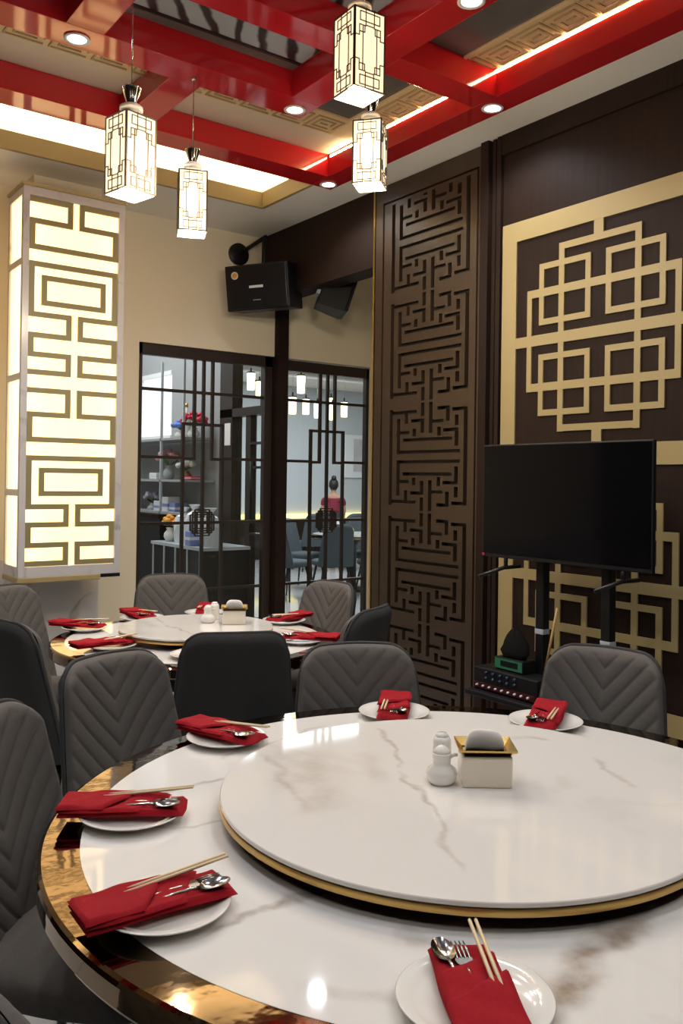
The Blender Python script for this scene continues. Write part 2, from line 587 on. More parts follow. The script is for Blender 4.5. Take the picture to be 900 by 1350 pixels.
# ---------------------------------------------------------------- ceiling
OX0, OX1, OY0, OY1 = -.7, 3.24, -.7, 5.2
mb = MB()
mb.box(-1.7, OX0, -1.8, BY, H, H + .04).box(OX1, 5.0, -1.8, BY, H, H + .04)
mb.box(OX0, OX1, -1.8, OY0, H, H + .04).box(OX0, OX1, OY1, BY, H, H + .04).box(3.09, OX1, 4.59, OY1, H, H + .04)
ceil = structure(mb.build('ceiling', 'white'))
B(OX0 - .2, 3.30, OY0 - .2, 4.5, 3.49, 3.53).build('coffer_panel', 'panel_cream', ceil)
MB().box(OX0 - .2, 3.46, 4.5, 5.68, 3.60, 3.64).box(OX0 - .2, 3.46, 4.48, 4.5, 3.49, 3.64).build('cove_panel', 'white', ceil)
mb = MB().box(OX0, 3.09, OY1 - .012, OY1 + .012, H - .003, 3.455).box(3.078, 3.102, 4.59, OY1, H - .003, 3.455)
mb.box(OX0 - .012, OX0 + .012, OY0, OY1, H - .003, 3.455)
mb.build('gold_reveal', 'gold', ceil)
mb = MB().box(OX0 - .2, 3.46, 5.66, 5.68, H + .02, 3.6).box(3.44, 3.46, 4.5, 5.66, H + .02, 3.6)
mb.box(OX0 - .2, OX0 - .15, OY0 - .2, 5.66, H + .02, 3.6).box(OX0 - .15, 3.3, OY0 - .2, OY0 - .15, H + .02, 3.5).box(3.28, 3.3, OY0 - .15, 4.5, H + .02, 3.5)
mb.build('cove_back', 'white', ceil)
# LED strips lying on the ledges
B(OX0, 3.14, OY1 + .12, OY1 + .135, 3.392, 3.405).build('led_strip', 'led', ceil)
B(3.26, 3.275, 4.62, OY1 + .1, 3.392, 3.405).build('led_strip', 'led', ceil)
# ring of moulding and dark centre
K0, K1, L0, L1 = -.25, 3.085, -.25, 4.12
mb = MB().box(2.885, K1, L0, L1, 3.478, 3.49).box(K0, 2.885, 3.91, L1, 3.478, 3.49).box(K0, K0 + .2, L0, 3.91, 3.478, 3.49)
mb.build('moulding_ring', 'tan', ceil, bevel=.004)
mb = MB().box(K0 + .22, 2.87, 3.88, 3.905, 3.47, 3.49).box(2.86, 2.88, L0, 3.905, 3.47, 3.49)
mb.build('moulding_bead', 'tan', ceil, bevel=.004)
B(1.9, 2.87, L0, 3.88, 3.482, 3.49).build('dark_panel', 'ceil_dark', ceil)
B(K0 + .2, 1.9, 3.55, 3.88, 3.482, 3.49).build('dark_panel', 'ceil_dark', ceil)
B(K0 + .2, 2.29, L0, 3.50, 3.476, 3.482).build('painted_panel', 'ceil_paint', ceil)
B(K0 + .2, 2.29, 3.50, 3.525, 3.474, 3.484).build('panel_edge', 'black', ceil)
kb = MB()
t = .009
for (a, b, c, d) in ((-.085, .085, -.08, -.08), (-.085, .085, .08, .08), (-.085, -.085, -.08, .08), (.085, .085, -.08, .03),
                     (-.05, .05, -.045, -.045), (-.05, .05, .045, .045), (-.05, -.05, -.045, .045), (.05, .05, -.045, .0), (-.02, .02, 0, 0)):
    kb.box(a - t / 2, b + t / 2, c - t / 2, d + t / 2, -.006, 0)
key = kb.mesh('key_relief')
key.materials.append(M['key'])
for i in range(15):
    o = link('key_relief', key, ceil)
    o.location = (2.78 - .205 * i, 4.015, 3.478)
for i in range(21):
    o = link('key_relief', key, ceil)
    o.location, o.rotation_euler = (2.985, 3.80 - .195 * i, 3.478), (0, 0, PI / 2)

# lacquered red beams, bottoms flush with the ceiling
BZ0, BZ1 = H, 3.487


def beam(x0, x1, y0, y1):
    return B(x0, x1, y0, y1, BZ0, BZ1).build('beam', 'red', ceil, bevel=.002)


beam(OX0, 3.085, 4.40, 4.59)
beam(3.085, 3.24, OY0, 4.59)
beam(OX0, 2.47, 3.60, 3.79)
for a, b in ((OX0, 2.30), (2.47, 3.085)):
    beam(a, b, 2.97, 3.13)
beam(OX0, 2.47, 2.34, 2.51)
beam(OX0, 3.085, 1.1, 1.27)
beam(OX0, 3.085, -.2, -.03)
beam(1.175, 1.34, 3.13, 3.60)
beam(1.175, 1.34, 2.51, 2.97)
beam(1.73, 1.89, 3.79, 4.40)
beam(2.30, 2.47, 2.51, 3.60)
beam(1.73, 1.89, 1.27, 2.34)
beam(.2, .36, -.03, 3.6)
# LED strip clipped to the inner top edge of the right beam
B(3.0842, 3.10, OY0, 4.38, 3.466, 3.478).build('led_strip', 'led_side', ceil)

# downlights
dl = thing('downlight', '', 'downlight')
MB().lathe([(.040, 0), (.052, 0), (.056, -.004), (.056, -.006), (.040, -.006), (.040, 0)], 28).build('trim_ring', 'white', dl, True)
MB().lathe([(0.0001, -.003), (.041, -.003), (.041, -.001), (.0001, -.001)], 28).build('lens', 'down', dl)
spots = [((1.257, 3.70), 'recessed white downlight in the red beam at the upper left'),
         ((2.387, 3.71), 'recessed white downlight on the red beam crossing left of the large lantern'),
         ((3.165, 4.51), 'recessed white downlight at the far red beam corner near the speaker'),
         ((2.388, 2.44), 'recessed white downlight cut off at the top edge of the picture'),
         ((3.163, 3.07), 'recessed white downlight on the right red beam above the lattice screen')]
NTH = ['first', 'second', 'third', 'fourth', 'fifth', 'sixth', 'seventh', 'eighth', 'ninth']
extra = [(.28, 3.70), (.28, 2.42), (.28, 1.18), (1.81, 1.18), (1.3, -.12), (.28, 4.49), (2.39, .2)]
for i, (xy, lb) in enumerate(spots):
    place(dl, i == 0, (*xy, H), 0, lb, 'downlight', 'downlights in the red ceiling beams')
for i, xy in enumerate(extra):
    place(dl, False, (*xy, H), 0, 'recessed white downlight outside the picture, ' + NTH[i] + ' of the unseen ones', 'downlight', 'unseen downlights')
for xy in [s[0] for s in spots] + extra:
    d = bpy.data.lights.new('downlight_beam', 'SPOT')
    d.energy, d.spot_size, d.spot_blend, d.shadow_soft_size, d.color = 29, 2.4, .6, .04, (.90, .94, 1)
    o = bpy.data.objects.new('downlight_beam', d)
    o.location = (*xy, H - .012)
    COL.objects.link(o)

# ---------------------------------------------------------------- glass partitions
cm = .011


def partition(name, x0, x1, zt, ls, rs, xc):
    """dark-framed glass partition with the stepped muntin pattern centred on xc"""
    y0, y1 = BY + .02, BY + .07
    mb = MB().box(x0, x1, y0, y1, zt - .085, zt).box(x0, x0 + ls, y0, y1, 0, zt).box(x1 - rs, x1, y0, y1, 0, zt).box(x0, x1, y0, y1, 0, .06)
    o = structure(mb.build(name, 'frame', bevel=.003))
    hb = lambda a, b, z: (a, b, z - cm, z + cm)
    vb = lambda x, a, b: (x - cm, x + cm, a, b)
    zb = 1.118
    R_ = []
    R_ += [hb(x0, x1, 2.10), hb(x0, x1, zb), hb(x0, x1, .61)]
    for s_ in (-1, 1):
        R_ += [vb(xc + s_ * .075, 1.60, zt - .02), vb(xc + s_ * .165, .36, 1.86 + cm)]
        R_ += [hb(min(xc + s_ * .165, xc + s_ * .075) - cm, max(xc + s_ * .165, xc + s_ * .075) + cm, 1.60)]
    R_ += [hb(x0, xc - .165, 1.605), hb(xc + .165, x1, 1.605), hb(xc - .165, xc + .165, 1.86), vb(xc, .05, zt - .02), hb(xc - .165, xc + .165, .36)]
    us, vs, f = bars(R_)
    MB().fret(us, vs, f, lambda u, v, w_: (u, y0 + .012 + w_, v), .024).build('muntins', 'frame', o)
    t_ = .0045
    R_ = []
    for sx in (-1, 1):
        for sz in (-1, 1):
            cx, cz = xc + sx * .043, zb + sz * .043
            R_ += [(cx - .036, cx + .036, cz - .036 - t_, cz - .036 + t_), (cx - .036, cx + .036, cz + .036 - t_, cz + .036 + t_),
                   (cx - .036 - t_, cx - .036 + t_, cz - .036, cz + .036), (cx + .036 - t_, cx + .036 + t_, cz - .036, cz + .036),
                   (cx - .036, cx + .036, cz - t_, cz + t_), (cx - t_, cx + t_, cz - .036, cz + .036)]
    for s_ in (-1, 1):
        R_ += [(xc - .06, xc + .06, zb + s_ * .098 - t_, zb + s_ * .098 + t_), (xc + s_ * .098 - t_, xc + s_ * .098 + t_, zb - .06, zb + .06),
               (xc - .06 - t_, xc - .06 + t_, min(zb, zb + s_ * .098), max(zb, zb + s_ * .098)), (xc + .06 - t_, xc + .06 + t_, min(zb, zb + s_ * .098), max(zb, zb + s_ * .098)),
               (min(xc, xc + s_ * .098), max(xc, xc + s_ * .098), zb - .06 - t_, zb - .06 + t_), (min(xc, xc + s_ * .098), max(xc, xc + s_ * .098), zb + .06 - t_, zb + .06 + t_)]
    us, vs, f = bars(R_)
    MB().fret(us, vs, f, lambda u, v, w_: (u, y0 + .010 + w_, v), .016).build('lattice_medallion', 'frame', o)
    B(x0 + ls * .5, x1 - rs * .5, y0 + .022, y0 + .026, .03, zt - .03).build('pane', 'glass', o)
    return o


partition('window_1', 2.47, 3.602, 2.43, .036, .07, 3.008)
partition('window_2', 3.70, 4.58, 2.42, .02, .03, 4.158)

# ---------------------------------------------------------------- right wall ornaments
YC = 2.642


def ornament(zc, ztop, zbot, label, topband):
    o = thing('wall_ornament', label, 'wall ornament', (RX, YC, zc), 0, 'gold fretwork on the dark wall')
    d = .009
    mp = lambda u, v, w_: (-w_, u, v)
    a = .0155
    R_ = []
    for s_ in (-1, 1):
        R_ += [(s_ * .225 - .017, s_ * .225 + .017, -.482, .477)]
        R_ += [(-.45, .45, s_ * .246 - .021, s_ * .246 + .021)]
        R_ += [(s_ * .435 - a, s_ * .435 + a, -.267, .264)]
        R_ += [(-.242, .242, s_ * .463 - .017, s_ * .463 + .017)]
        for sz in (-1, 1):
            c0, c1 = sorted((s_ * .045, s_ * .37))
            e0, e1 = sorted((sz * .076, sz * .396))
            R_ += [(c0, c1, e0, e0 + .031), (c0, c1, e1 - .031, e1), (c0, c0 + .031, e0, e1), (c1 - .031, c1, e0, e1)]
    R_ += [(-.5295, .5295, -.028, .028), (-.028, .028, .46, .5475), (-.028, .028, -.5475, -.46)]
    us, vs, f = bars(R_)
    MB().fret(us, vs, f, mp, d).build('medallion', 'gold', o)
    R_ = [(-.632, -.53, zbot, ztop), (.53, .632, zbot, ztop), (-.632, .632, zbot, zbot + .105)]
    if topband:
        R_ += [(-.632, .632, ztop - .105, ztop)]
    us, vs, f = bars(R_)
    MB().fret(us, vs, f, mp, d).build('border', 'gold', o)


ornament(2.197, .653, -.653, 'gold geometric lattice medallion in a gold border above the television', True)
ornament(.972, .571, -.653, 'gold geometric lattice medallion low on the dark wall behind the television stand', False)

# ---------------------------------------------------------------- lattice screen
ls = thing('lattice_screen', 'tall dark carved wooden lattice screen between the passage and the gold panelled wall', 'screen', (RX, 3.87, 0))
Cc = lambda k: 4.21 - .0743 * k
hw, hh = .0155, .010
half = [('v', 0, 0, .300), ('h', 0, 3.1, .277), ('v', 1, .020, .240), ('h', 1, 8.2, .030), ('h', 1.8, 7.3, .105), ('v', 8, .060, .155), ('h', 6.7, 8, .155),
        ('v', 6, .122, .176), ('v', 3, .126, .173), ('h', 1.4, 2.2, .151), ('v', 4, .146, .221), ('h', 2.8, 4, .221), ('v', 5, .142, .328),
        ('h', 5.4, 6.3, .211), ('v', 7, .208, .287), ('h', 6, 7, .287), ('v', 8, .179, .240), ('v', 2, .206, .283), ('v', 4, .247, .328), ('v', 9, 0, .282), ('h', 7.7, 9, .274)]
holes = []
for k in range(-1, 5):
    for s_ in (-1, 1):
        mz = 2.272 + .67 - .67 * k + 0
        for e in half:
            if e[0] == 'v':
                z0, z1 = sorted((mz - s_ * e[2], mz - s_ * e[3]))
                holes.append((Cc(e[1]) - hw, Cc(e[1]) + hw, z0, z1))
            else:
                y0, y1 = Cc(e[2]), Cc(e[1])
                z = mz - s_ * e[3]
                holes.append((y0 - hw, y1 + hw, z - hh, z + hh))
holes = [(a - 3.87, b - 3.87, max(c, .12), min(d, 3.205)) for a, b, c, d in holes if min(d, 3.205) - max(c, .12) > .012]
fr = [(-.404 - .007, -.404 + .007, .08, 3.235), (.44 - .007, .44 + .007, .08, 3.235), (-.404, .44, 3.222, 3.235), (-.404, .44, .08, .093)]
allh = holes + fr
us = [-.43, .52] + [x for h_ in allh for x in h_[:2]]
vs = [0, H - .005] + [x for h_ in allh for x in h_[2:]]
MB().fret(us, vs, lambda u, v: not any(h_[0] < u < h_[1] and h_[2] < v < h_[3] for h_ in allh), lambda u, v, w_: (-w_ + .02, u, v), .030).build('fretwork', 'wood_fret', ls)
B(.0225, .12, -.43, .535, 0, H - .005).build('backing', 'wood_black', ls)
B(-.012, .10, .528, .545, 0, H - .005).build('edge_trim', 'gold_metal', ls)

# ---------------------------------------------------------------- light box
lb = thing('light_box', 'tall glowing wall lantern with brown fretwork and white marble frame', 'wall lamp', (1.467, 5.2, .853))
LW, LD, LH = .621, .31, 2.312
mb = MB().box(0, .037, 0, .037, 0, LH).box(LW - .037, LW, 0, .037, 0, LH).box(.037, LW - .037, 0, .037, LH - .05, LH).box(.037, LW - .037, 0, .037, 0, .06)
mb.box(0, .03, LD - .03, LD, 0, LH).box(LW - .03, LW, LD - .03, LD, 0, LH).box(0, .03, .037, LD - .03, LH - .05, LH).box(0, .03, .037, LD - .03, 0, .06)
for z in (.50, 1.19, 1.87):
    mb.box(0, .03, .037, LD - .03, z - .02, z + .02)
mb.box(LW - .012, LW - .002, .037, LD - .03, .02, LH - .02).box(.03, LW - .03, .037, LD - .03, LH - .012, LH - .002)
mb.build('marble_frame', 'marble_wall', lb)
B(.03, LW - .03, .020, .024, .05, LH - .04).build('lit_panel', 'box_lit', lb)
for i, (a, b) in enumerate(((.06, .48), (.52, 1.17), (1.21, 1.85), (1.89, LH - .05))):
    B(.010, .014, .03, LD - .03, a, b).build('side_pane', 'box_lit', lb)
for x_ in (.06, LW - .06):
    B(x_ - .006, x_ + .006, .10, .112, .08, LH - .08).build('light_tube', 'tube', lb)
B(-.008, LW * .8, -.006, LD, -.035, .0).build('gold_skirt', 'gold', lb, bevel=.006)
B(LW * .8, LW, -.004, .05, -.022, 0).build('dark_clip', 'black', lb)
B(-.01, LW + .01, -.01, LD + .01, LH, LH + .02).build('top_ledge', 'gold', lb, bevel=.004)
U = lambda u: .037 + u * (LW - .074)
V = lambda v: LH - .05 - v * (LH - .11)
bw = .0155
R_ = []


def fh(u0, u1, v):
    R_.append((U(u0) - (bw if u0 > .02 else 0), U(u1) + (bw if u1 < .98 else 0), V(v) - bw, V(v) + bw))


def fv(u, v0, v1):
    R_.append((U(u) - bw, U(u) + bw, V(v1) - bw, V(v0) + bw))


iL, iR, oL, oR = .445, .575, .035, .965
fh(0, iL, .008); fv(iL, .008, .066); fh(oL, iL, .066); fv(oL, .066, .136); fh(oL, 1, .136); fv(oR, .066, .136); fh(iR, oR, .066); fv(iR, .008, .066); fh(iR, 1, .008)
for (a, b, c, d, e, g, h_, i_, j, k) in ((.182, .318, .217, .285, .318, .374, .374, .426, .426, .474), (.706, .838, .739, .802, .838, .887, .887, .942, .942, .992)):
    fh(oL, oR, a); fv(oL, a, b); fv(oR, a, b); fh(oL, iL, b); fh(iR, oR, b)
    fh(.17, .83, c); fh(.17, .83, d); fv(.17, c, d); fv(.83, c, d)
    fv(iL, e, g); fv(iR, e, g); fh(oL, iL, g); fh(iR, oR, g)
    fv(oL, h_, i_); fv(oR, h_, i_); fh(oL, iL, i_); fh(iR, oR, i_)
    fv(iL, j, k); fv(iR, j, k); fh(0, iL, k); fh(iR, 1, k)
fh(0, iL, .523); fh(iR, 1, .523); fv(iL, .523, .588); fv(iR, .523, .588); fh(oL, iL, .588); fh(iR, oR, .588)
fv(oL, .588, .656); fv(oR, .588, .656); fh(oL, oR, .656)
us, vs, f = bars(R_)
MB().fret(us, vs, f, lambda u, v, w_: (u, .018 - w_, v), .014).build('fretwork', 'brown_fret', lb)


# ================================================================ CHAIRS
def back_pt(s_, t_, side):
    zb, zt, r = .40, .92, .07
    w0 = lambda z: .222 - .044 * max(0, (z - .45) / .47) ** 1.2
    x = s_ * w0(zb + t_ * (zt - zb))
    wt = w0(zt)
    ex = max(0, abs(s_) * wt - (wt - r))
    drop = r - math.sqrt(max(0, r * r - ex * ex)) + .006 * s_ * s_
    z = zb + t_ * (zt - drop - zb)
    x = s_ * w0(z)
    y = -.195 - .23 * (z - .42) + .045 * s_ * s_
    return x, y, z


def front_pt(u, v):
    s_ = u * 2 - 1
    x, y, z = back_pt(s_, v, 1)
    edge = min(1, (1 - abs(s_)) / .10, (1 - v) / .07)
    edge = max(0, edge)
    puff = .026 * math.sqrt(1 - (1 - edge) ** 2)
    q = ((z - 1.18 * abs(x)) / .066) % 1
    g = min(q, 1 - q) * .066
    q = min(1, g / .033)
    cut = .0030 * (1 - q ** .5) + .0028 * math.exp(-(g / .0042) ** 2)
    zone = max(0, min(1, (edge - .25) * 3))
    return x, y + .014 + puff - cut * zone, z


def rear_pt(u, v):
    s_ = u * 2 - 1
    x, y, z = back_pt(s_, v, -1)
    edge = max(0, min(1, (1 - abs(s_)) / .14, (1 - v) / .10))
    return x, y - .004 - .024 * math.sqrt(1 - (1 - edge) ** 2), z


def seat_pt(u, v, top):
    a = u * 2 * PI
    n = 3.6
    ca, sa = math.cos(a), math.sin(a)
    k = (abs(ca) ** n + abs(sa) ** n) ** (-1 / n)
    ph = (v - .5) * PI
    rr = math.cos(ph) ** .35 if abs(ph) < PI / 2 - 1e-6 else 0
    x, y = .232 * k * ca * rr, .235 * k * sa * rr + .02
    x *= 1 - .10 * (-(y - .02) / .235 if y < .02 else 0)
    z = .435 + .045 * math.copysign(abs(math.sin(ph)) ** .6, ph)
    return x, y, z


def leg_name():
    return [o.name for o in COL.objects if o.name.split('.')[0] == 'leg'][-1]


def make_chair(front, rear):
    o = thing('dining_chair', '', 'chair')
    MB().grid(front_pt, 90, 120, False).build('backrest', front, o, True)
    bs = MB().grid(rear_pt, 28, 28, True).build('back_shell', rear, o, True)
    pts = []
    for i in range(25):
        pts.append(back_pt(-1, i / 24 * .97, 0))
    for i in range(1, 24):
        pts.append(back_pt(-1 + 2 * i / 24, 1, 0))
    for i in range(25):
        pts.append(back_pt(1, .97 - i / 24 * .97, 0))
    MB().tube([(x, y + .004, z) for x, y, z in pts], .0075, 6).build('piping', rear, bs, True)
    MB().grid(lambda u, v: seat_pt(u, v, 1), 40, 16).build('seat', front, o, True)
    for sx in (-1, 1):
        for sy in (-1, 1):
            MB().tube([(sx * .15, .02 + sy * .15, .41), (sx * .215, .02 + sy * .21, 0)], [.016, .010], 10).build('leg', 'black_metal', o, True)
            MB().lathe([(.0001, .001), (.012, .001), (.012, .010), (.0001, .010)], 10, Matrix.Translation((sx * .214, .02 + sy * .209, 0))).build('foot_glide', 'black', bpy.data.objects[leg_name()], True)
    MB().box(-.15, .15, -.13, .17, .385, .41).build('seat_frame', 'black_metal', o)
    return o


T1, T2 = (1.307, 1.332), (1.743, 3.448)
chair = make_chair('fabric', 'fabric_back')
# (x, y of the top of the back, facing in degrees)
chairs = [((2.335, 1.725), 199, 'grey quilted chair in front of the television stand, chevron back to the camera'),
          ((1.69, 2.22), 245, 'grey quilted chair before the lattice screen, behind the front table'),
          ((.965, 2.49), 287, 'grey quilted chair left of the dark plain chair back, chevron side showing'),
          ((.49, 2.036), 314, 'grey quilted chair at the left edge of the picture beside the bronze rim'),
          ((.215, 1.07), 3, 'dark plain chair back just showing in the bottom left corner'),
          ((1.477, 2.62), 66, 'charcoal chair seen from behind between the two tables, plain dark back'),
          ((.885, 3.33), 10, 'charcoal chair seen from behind at the left edge beside the back table'),
          ((1.14, 4.30), 302, 'grey quilted chair under the glowing wall lantern left of the back table'),
          ((2.055, 4.38), 250, 'grey quilted chair at the far side of the back table before the glass'),
          ((2.63, 3.64), 186, 'grey quilted chair right of the back table before the right hand glass panel'),
          ((2.26, 2.83), 118, 'dark chair back half hidden before the lattice screen, right of the back table')]
for i, (p, ang, lbl) in enumerate(chairs):
    a = math.radians(ang)
    fx, fy = math.cos(a), math.sin(a)
    off = .285          # top of the back lies this far behind the chair's origin
    place(chair, i == 0, (p[0] + fx * off, p[1] + fy * off, 0), a - PI / 2, lbl, 'chair', 'grey dining chairs around the tables')


# ================================================================ TABLES
def ring_profile(ri, ro, z0, z1, e):
    return [(ri, z0), (ro - e, z0), (ro - e * .3, z0 + e * .4), (ro, z0 + e), (ro, z1 - e), (ro - e * .3, z1 - e * .3), (ro - e, z1), (ri, z1), (ri, z0)]


def table(label, loc, Ri, Ro, rot=0):
    o = thing('round_table', label, 'table', (*loc, 0), rot)
    MB().lathe([(.0001, .722), (Ri, .722), (Ri, .7505), (.0001, .7505)], 128).build('marble_top', 'marble_table', o, auto=40)
    MB().lathe(ring_profile(Ri, Ro, .70, .75, .010), 160, cap=False).build('bronze_rim', 'bronze', o, auto=12)
    MB().lathe([(.0001, .69), (Ro - .04, .69), (Ro - .04, .72), (.0001, .72)], 64).build('underside', 'black', o)
    k = Ro / .86
    MB().lathe([(.30 * k, 0), (.30 * k, .03), (.12 * k, .06), (.09 * k, .12), (.09 * k, .60), (.16 * k, .66), (.25 * k, .69)], 48).build('pedestal', 'black', o, auto=40)
    return o


def susan(label, loc, R_, rot=0):
    o = thing('lazy_susan', label, 'turntable', (*loc, .7505), rot)
    MB().lathe([(.0001, .0405), (R_ - .0015, .0405), (R_, .042), (R_, .048), (R_ - .0015, .0495), (.0001, .0495)], 160).build('marble_disc', 'marble_susan', o, auto=40)
    MB().lathe(ring_profile(R_ - .05, R_ + .001, .026, .0385, .001), 160, cap=False).build('gold_band', 'brass_band', o, auto=40)
    MB().lathe([(.0001, .028), (R_ - .04, .028), (R_ - .04, .0405), (.0001, .0405)], 64).build('carrier', 'brass_band', o)
    MB().lathe([(.0001, 0), (.16, 0), (.16, .028), (.0001, .028)], 32).build('bearing', 'black', o)
    return o


table('large round marble table with bronze rim in the foreground', T1, .782, .86)
susan('large white marble turntable with gold edge on the front table', T1, .514, 0)
table('smaller round marble table with bronze rim at the back by the glass', T2, .555, .62, 2)
susan('small white marble turntable with gold edge on the back table', T2, .335, .4)


# ---------------------------------------------------------------- place settings
PLATE = [(.0001, .004), (.055, .004), (.060, 0), (.066, 0), (.068, .004), (.085, .008), (.104, .0165), (.1062, .0185), (.104, .0195), (.084, .0115), (.068, .0075), (.0001, .0070)]


def cloth_slab(s0, s1, t0, t1, z0, th, nseg=26, seed=0, roll=.008):
    """slab of folded cloth; s0(t), s1(t) give its ends, t across"""
    rnd = random.Random(seed)
    ph = [rnd.uniform(0, 6) for _ in range(4)]

    def top(u, v):
        t_ = t0 + (t1 - t0) * v
        a, b = s0(t_), s1(t_)
        s_ = a + (b - a) * u
        e = min(v, 1 - v) * (t1 - t0)
        eu = min(u, 1 - u) * (b - a)
        h = min(1, e / roll)
        h = math.sqrt(max(0, 1 - (1 - h) ** 2))
        hu = min(1, eu / (roll * .7))
        hu = math.sqrt(max(0, 1 - (1 - hu) ** 2))
        wob = .0016 * math.sin(38 * s_ + ph[0] + 20 * t_) + .0012 * math.sin(70 * t_ + ph[1]) + .001 * math.sin(90 * s_ + ph[2] - 60 * t_)
        side = .0022 * math.sin(30 * s_ + ph[3])
        return s_, t_ + side, z0 + th * (.12 + .88 * min(h, hu)) + wob * h
    mb = MB().grid(top, nseg, 18)

    def bot(u, v):
        x, y, z = top(u, v)
        return x, y, z0 if 0 < u < 1 and 0 < v < 1 else z0 + th * .10
    mb.grid(bot, nseg, 18, True)
    return mb


def napkin_meshes(mir):
    """three folded layers of one napkin, pocket opening towards +x (the table centre)"""
    g = lambda t_: t_ * mir
    a = cloth_slab(lambda t_: -.128, lambda t_: .124 - .10 * g(t_) * (g(t_) > 0) + .06 * g(t_) * (g(t_) < 0), -.045, .045, 0, .012, seed=1)
    b = cloth_slab(lambda t_: -.130, lambda t_: .060 - .62 * g(t_), -.0475, .046, .010, .008, seed=2)
    c = cloth_slab(lambda t_: -.131, lambda t_: -.004 - .72 * g(t_), -.049, .0475, .0165, .007, seed=3)
    return [m_.mesh('napkin_fold', True) for m_ in (a, b, c)]


NAP = {s_: napkin_meshes(s_) for s_ in (-1, 1)}
for s_ in NAP:
    for me in NAP[s_]:
        me.materials.append(M['cloth'])
plate_me = MB().lathe(PLATE, 56).mesh('plate', True)
plate_me.materials.append(M['porcelain'])


def spoon_mesh():
    mb = MB()

    def bowl(sgn):
        def fn(u, v):
            a = 2 * PI * u
            r = v
            x = .024 * r * math.cos(a) * (1.18 if math.cos(a) > 0 else 1)
            y = .0165 * r * math.sin(a)
            return x, y, .0075 * r * r - .0075 + (.0009 if sgn > 0 else 0)
        return fn
    mb.grid(bowl(1), 28, 8)
    mb.grid(bowl(-1), 28, 8, True)
    mb.tube([(-.022, 0, .0), (-.034, 0, .003), (-.07, 0, .002), (-.12, 0, -.001)], [.003, .0025, .0028, .004], 8)
    return mb


def fork_mesh():
    mb = MB()
    for k in range(4):
        y = (k - 1.5) * .0058
        mb.tube([(-.004, y, 0), (.018, y, .0025), (.038, y * 1.03, .001)], [.0019, .0018, .0009], 6)
    mb.grid(lambda u, v: (-.026 + .024 * u, (v - .5) * .024 * min(1, .35 + u * 1.3), .0012), 8, 6)
    mb.grid(lambda u, v: (-.026 + .024 * u, (v - .5) * .024 * min(1, .35 + u * 1.3), -.0010), 8, 6, True)
    mb.tube([(-.024, 0, 0), (-.036, 0, .002), (-.07, 0, .001), (-.115, 0, -.001)], [.003, .0025, .0028, .004], 8)
    return mb


spoon_me, fork_me = spoon_mesh().mesh('spoon', True), fork_mesh().mesh('fork', True)
stick_me = MB().tube([(0, 0, 0), (.205, 0, 0)], [.0034, .0026], 6).mesh('chopstick', True)
for me, k in ((spoon_me, 'steel'), (fork_me, 'steel'), (stick_me, 'bamboo')):
    me.materials.append(M[k])


def setting(px, py, ctr, mir, lab, where, dang=0, cutlery=True, zt=.7505, sc=1.0, shift=0.0):
    a = math.atan2(ctr[1] - py, ctr[0] - px) + math.radians(dang)
    T = Matrix.Translation((px, py, zt)) @ Matrix.Rotation(a, 4, 'Z') @ Matrix.Diagonal((sc, sc, sc, 1))

    def put(name, me, local, lbl, cat, grp):
        o = link(name, me)
        o.matrix_world = T @ local
        return tag(o, lbl, cat, grp)
    put('plate', plate_me, Matrix.Identity(4), 'white porcelain plate ' + lab, 'plate', 'side plates on the ' + where)
    e = thing('napkin', 'folded dark red napkin ' + lab, 'napkin', (0, 0, 0), 0, 'red napkins on the ' + where)
    e.matrix_world = T @ Matrix.Translation((-.012 + shift, 0, .0195))
    for me in NAP[mir]:
        link('napkin_fold', me, e)
    if cutlery:
        nz = .0195 + .0135
        put('spoon', spoon_me, Matrix.Translation((.073 + shift, .027 * mir, nz + .0065)) @ Matrix.Rotation(-.09, 4, 'Y') @ Matrix.Rotation(.10 * mir, 4, 'Z'), 'steel spoon in the napkin ' + lab, 'spoon', 'spoons on the ' + where)
        put('fork', fork_me, Matrix.Translation((.060 + shift, .002 * mir, nz + .0020)) @ Matrix.Rotation(-.03, 4, 'Y'), 'steel fork in the napkin ' + lab, 'fork', 'forks on the ' + where)
        for k in range(2):
            put('chopstick', stick_me, Matrix.Translation((-.082 + shift, -mir * (.020 + .0095 * k), nz + .004)) @ Matrix.Rotation(-.085, 4, 'Y') @ Matrix.Rotation(-.012 * mir, 4, 'Z'),
                ('upper' if k else 'lower') + ' bamboo chopstick in the napkin ' + lab, 'chopstick', 'chopsticks on the ' + where)


W1, W2 = 'front table', 'back table'
setting(.828, .815, T1, 1, 'at the bottom edge nearest the camera', W1, 12)
setting(.600, 1.285, T1, -1, 'second clockwise from the bottom setting', W1, -6)
setting(.708, 1.68, T1, -1, 'third clockwise from the bottom setting', W1, -2)
setting(1.118, 2.03, T1, -1, 'fourth clockwise, before the charcoal chair', W1, 4)
setting(1.65, 1.972, T1, 1, 'fifth clockwise, before the lattice screen', W1, -14)
setting(1.952, 1.652, T1, -1, 'sixth clockwise, before the right hand chair', W1, 6)
setting(1.325, .615, T1, 1, 'at the right edge, only its tip visible', W1, 0)
for (x, y, m_, s_) in ((1.335, 3.41, 1, 'by the left charcoal chair'), (1.394, 3.87, -1, 'at the left rim'), (1.723, 4.0, -1, 'below the wall lantern'),
                       (2.06, 3.98, 1, 'behind the white sauce pots'), (2.27, 3.56, -1, 'at the right rim'), (2.06, 3.09, 1, 'right of the plain chair back'), (1.545, 3.05, -1, 'behind the plain chair back')):
    setting(x, y, T2, m_, s_ + ', back table', W2, 0, True, .7505, 1.0, -.022)


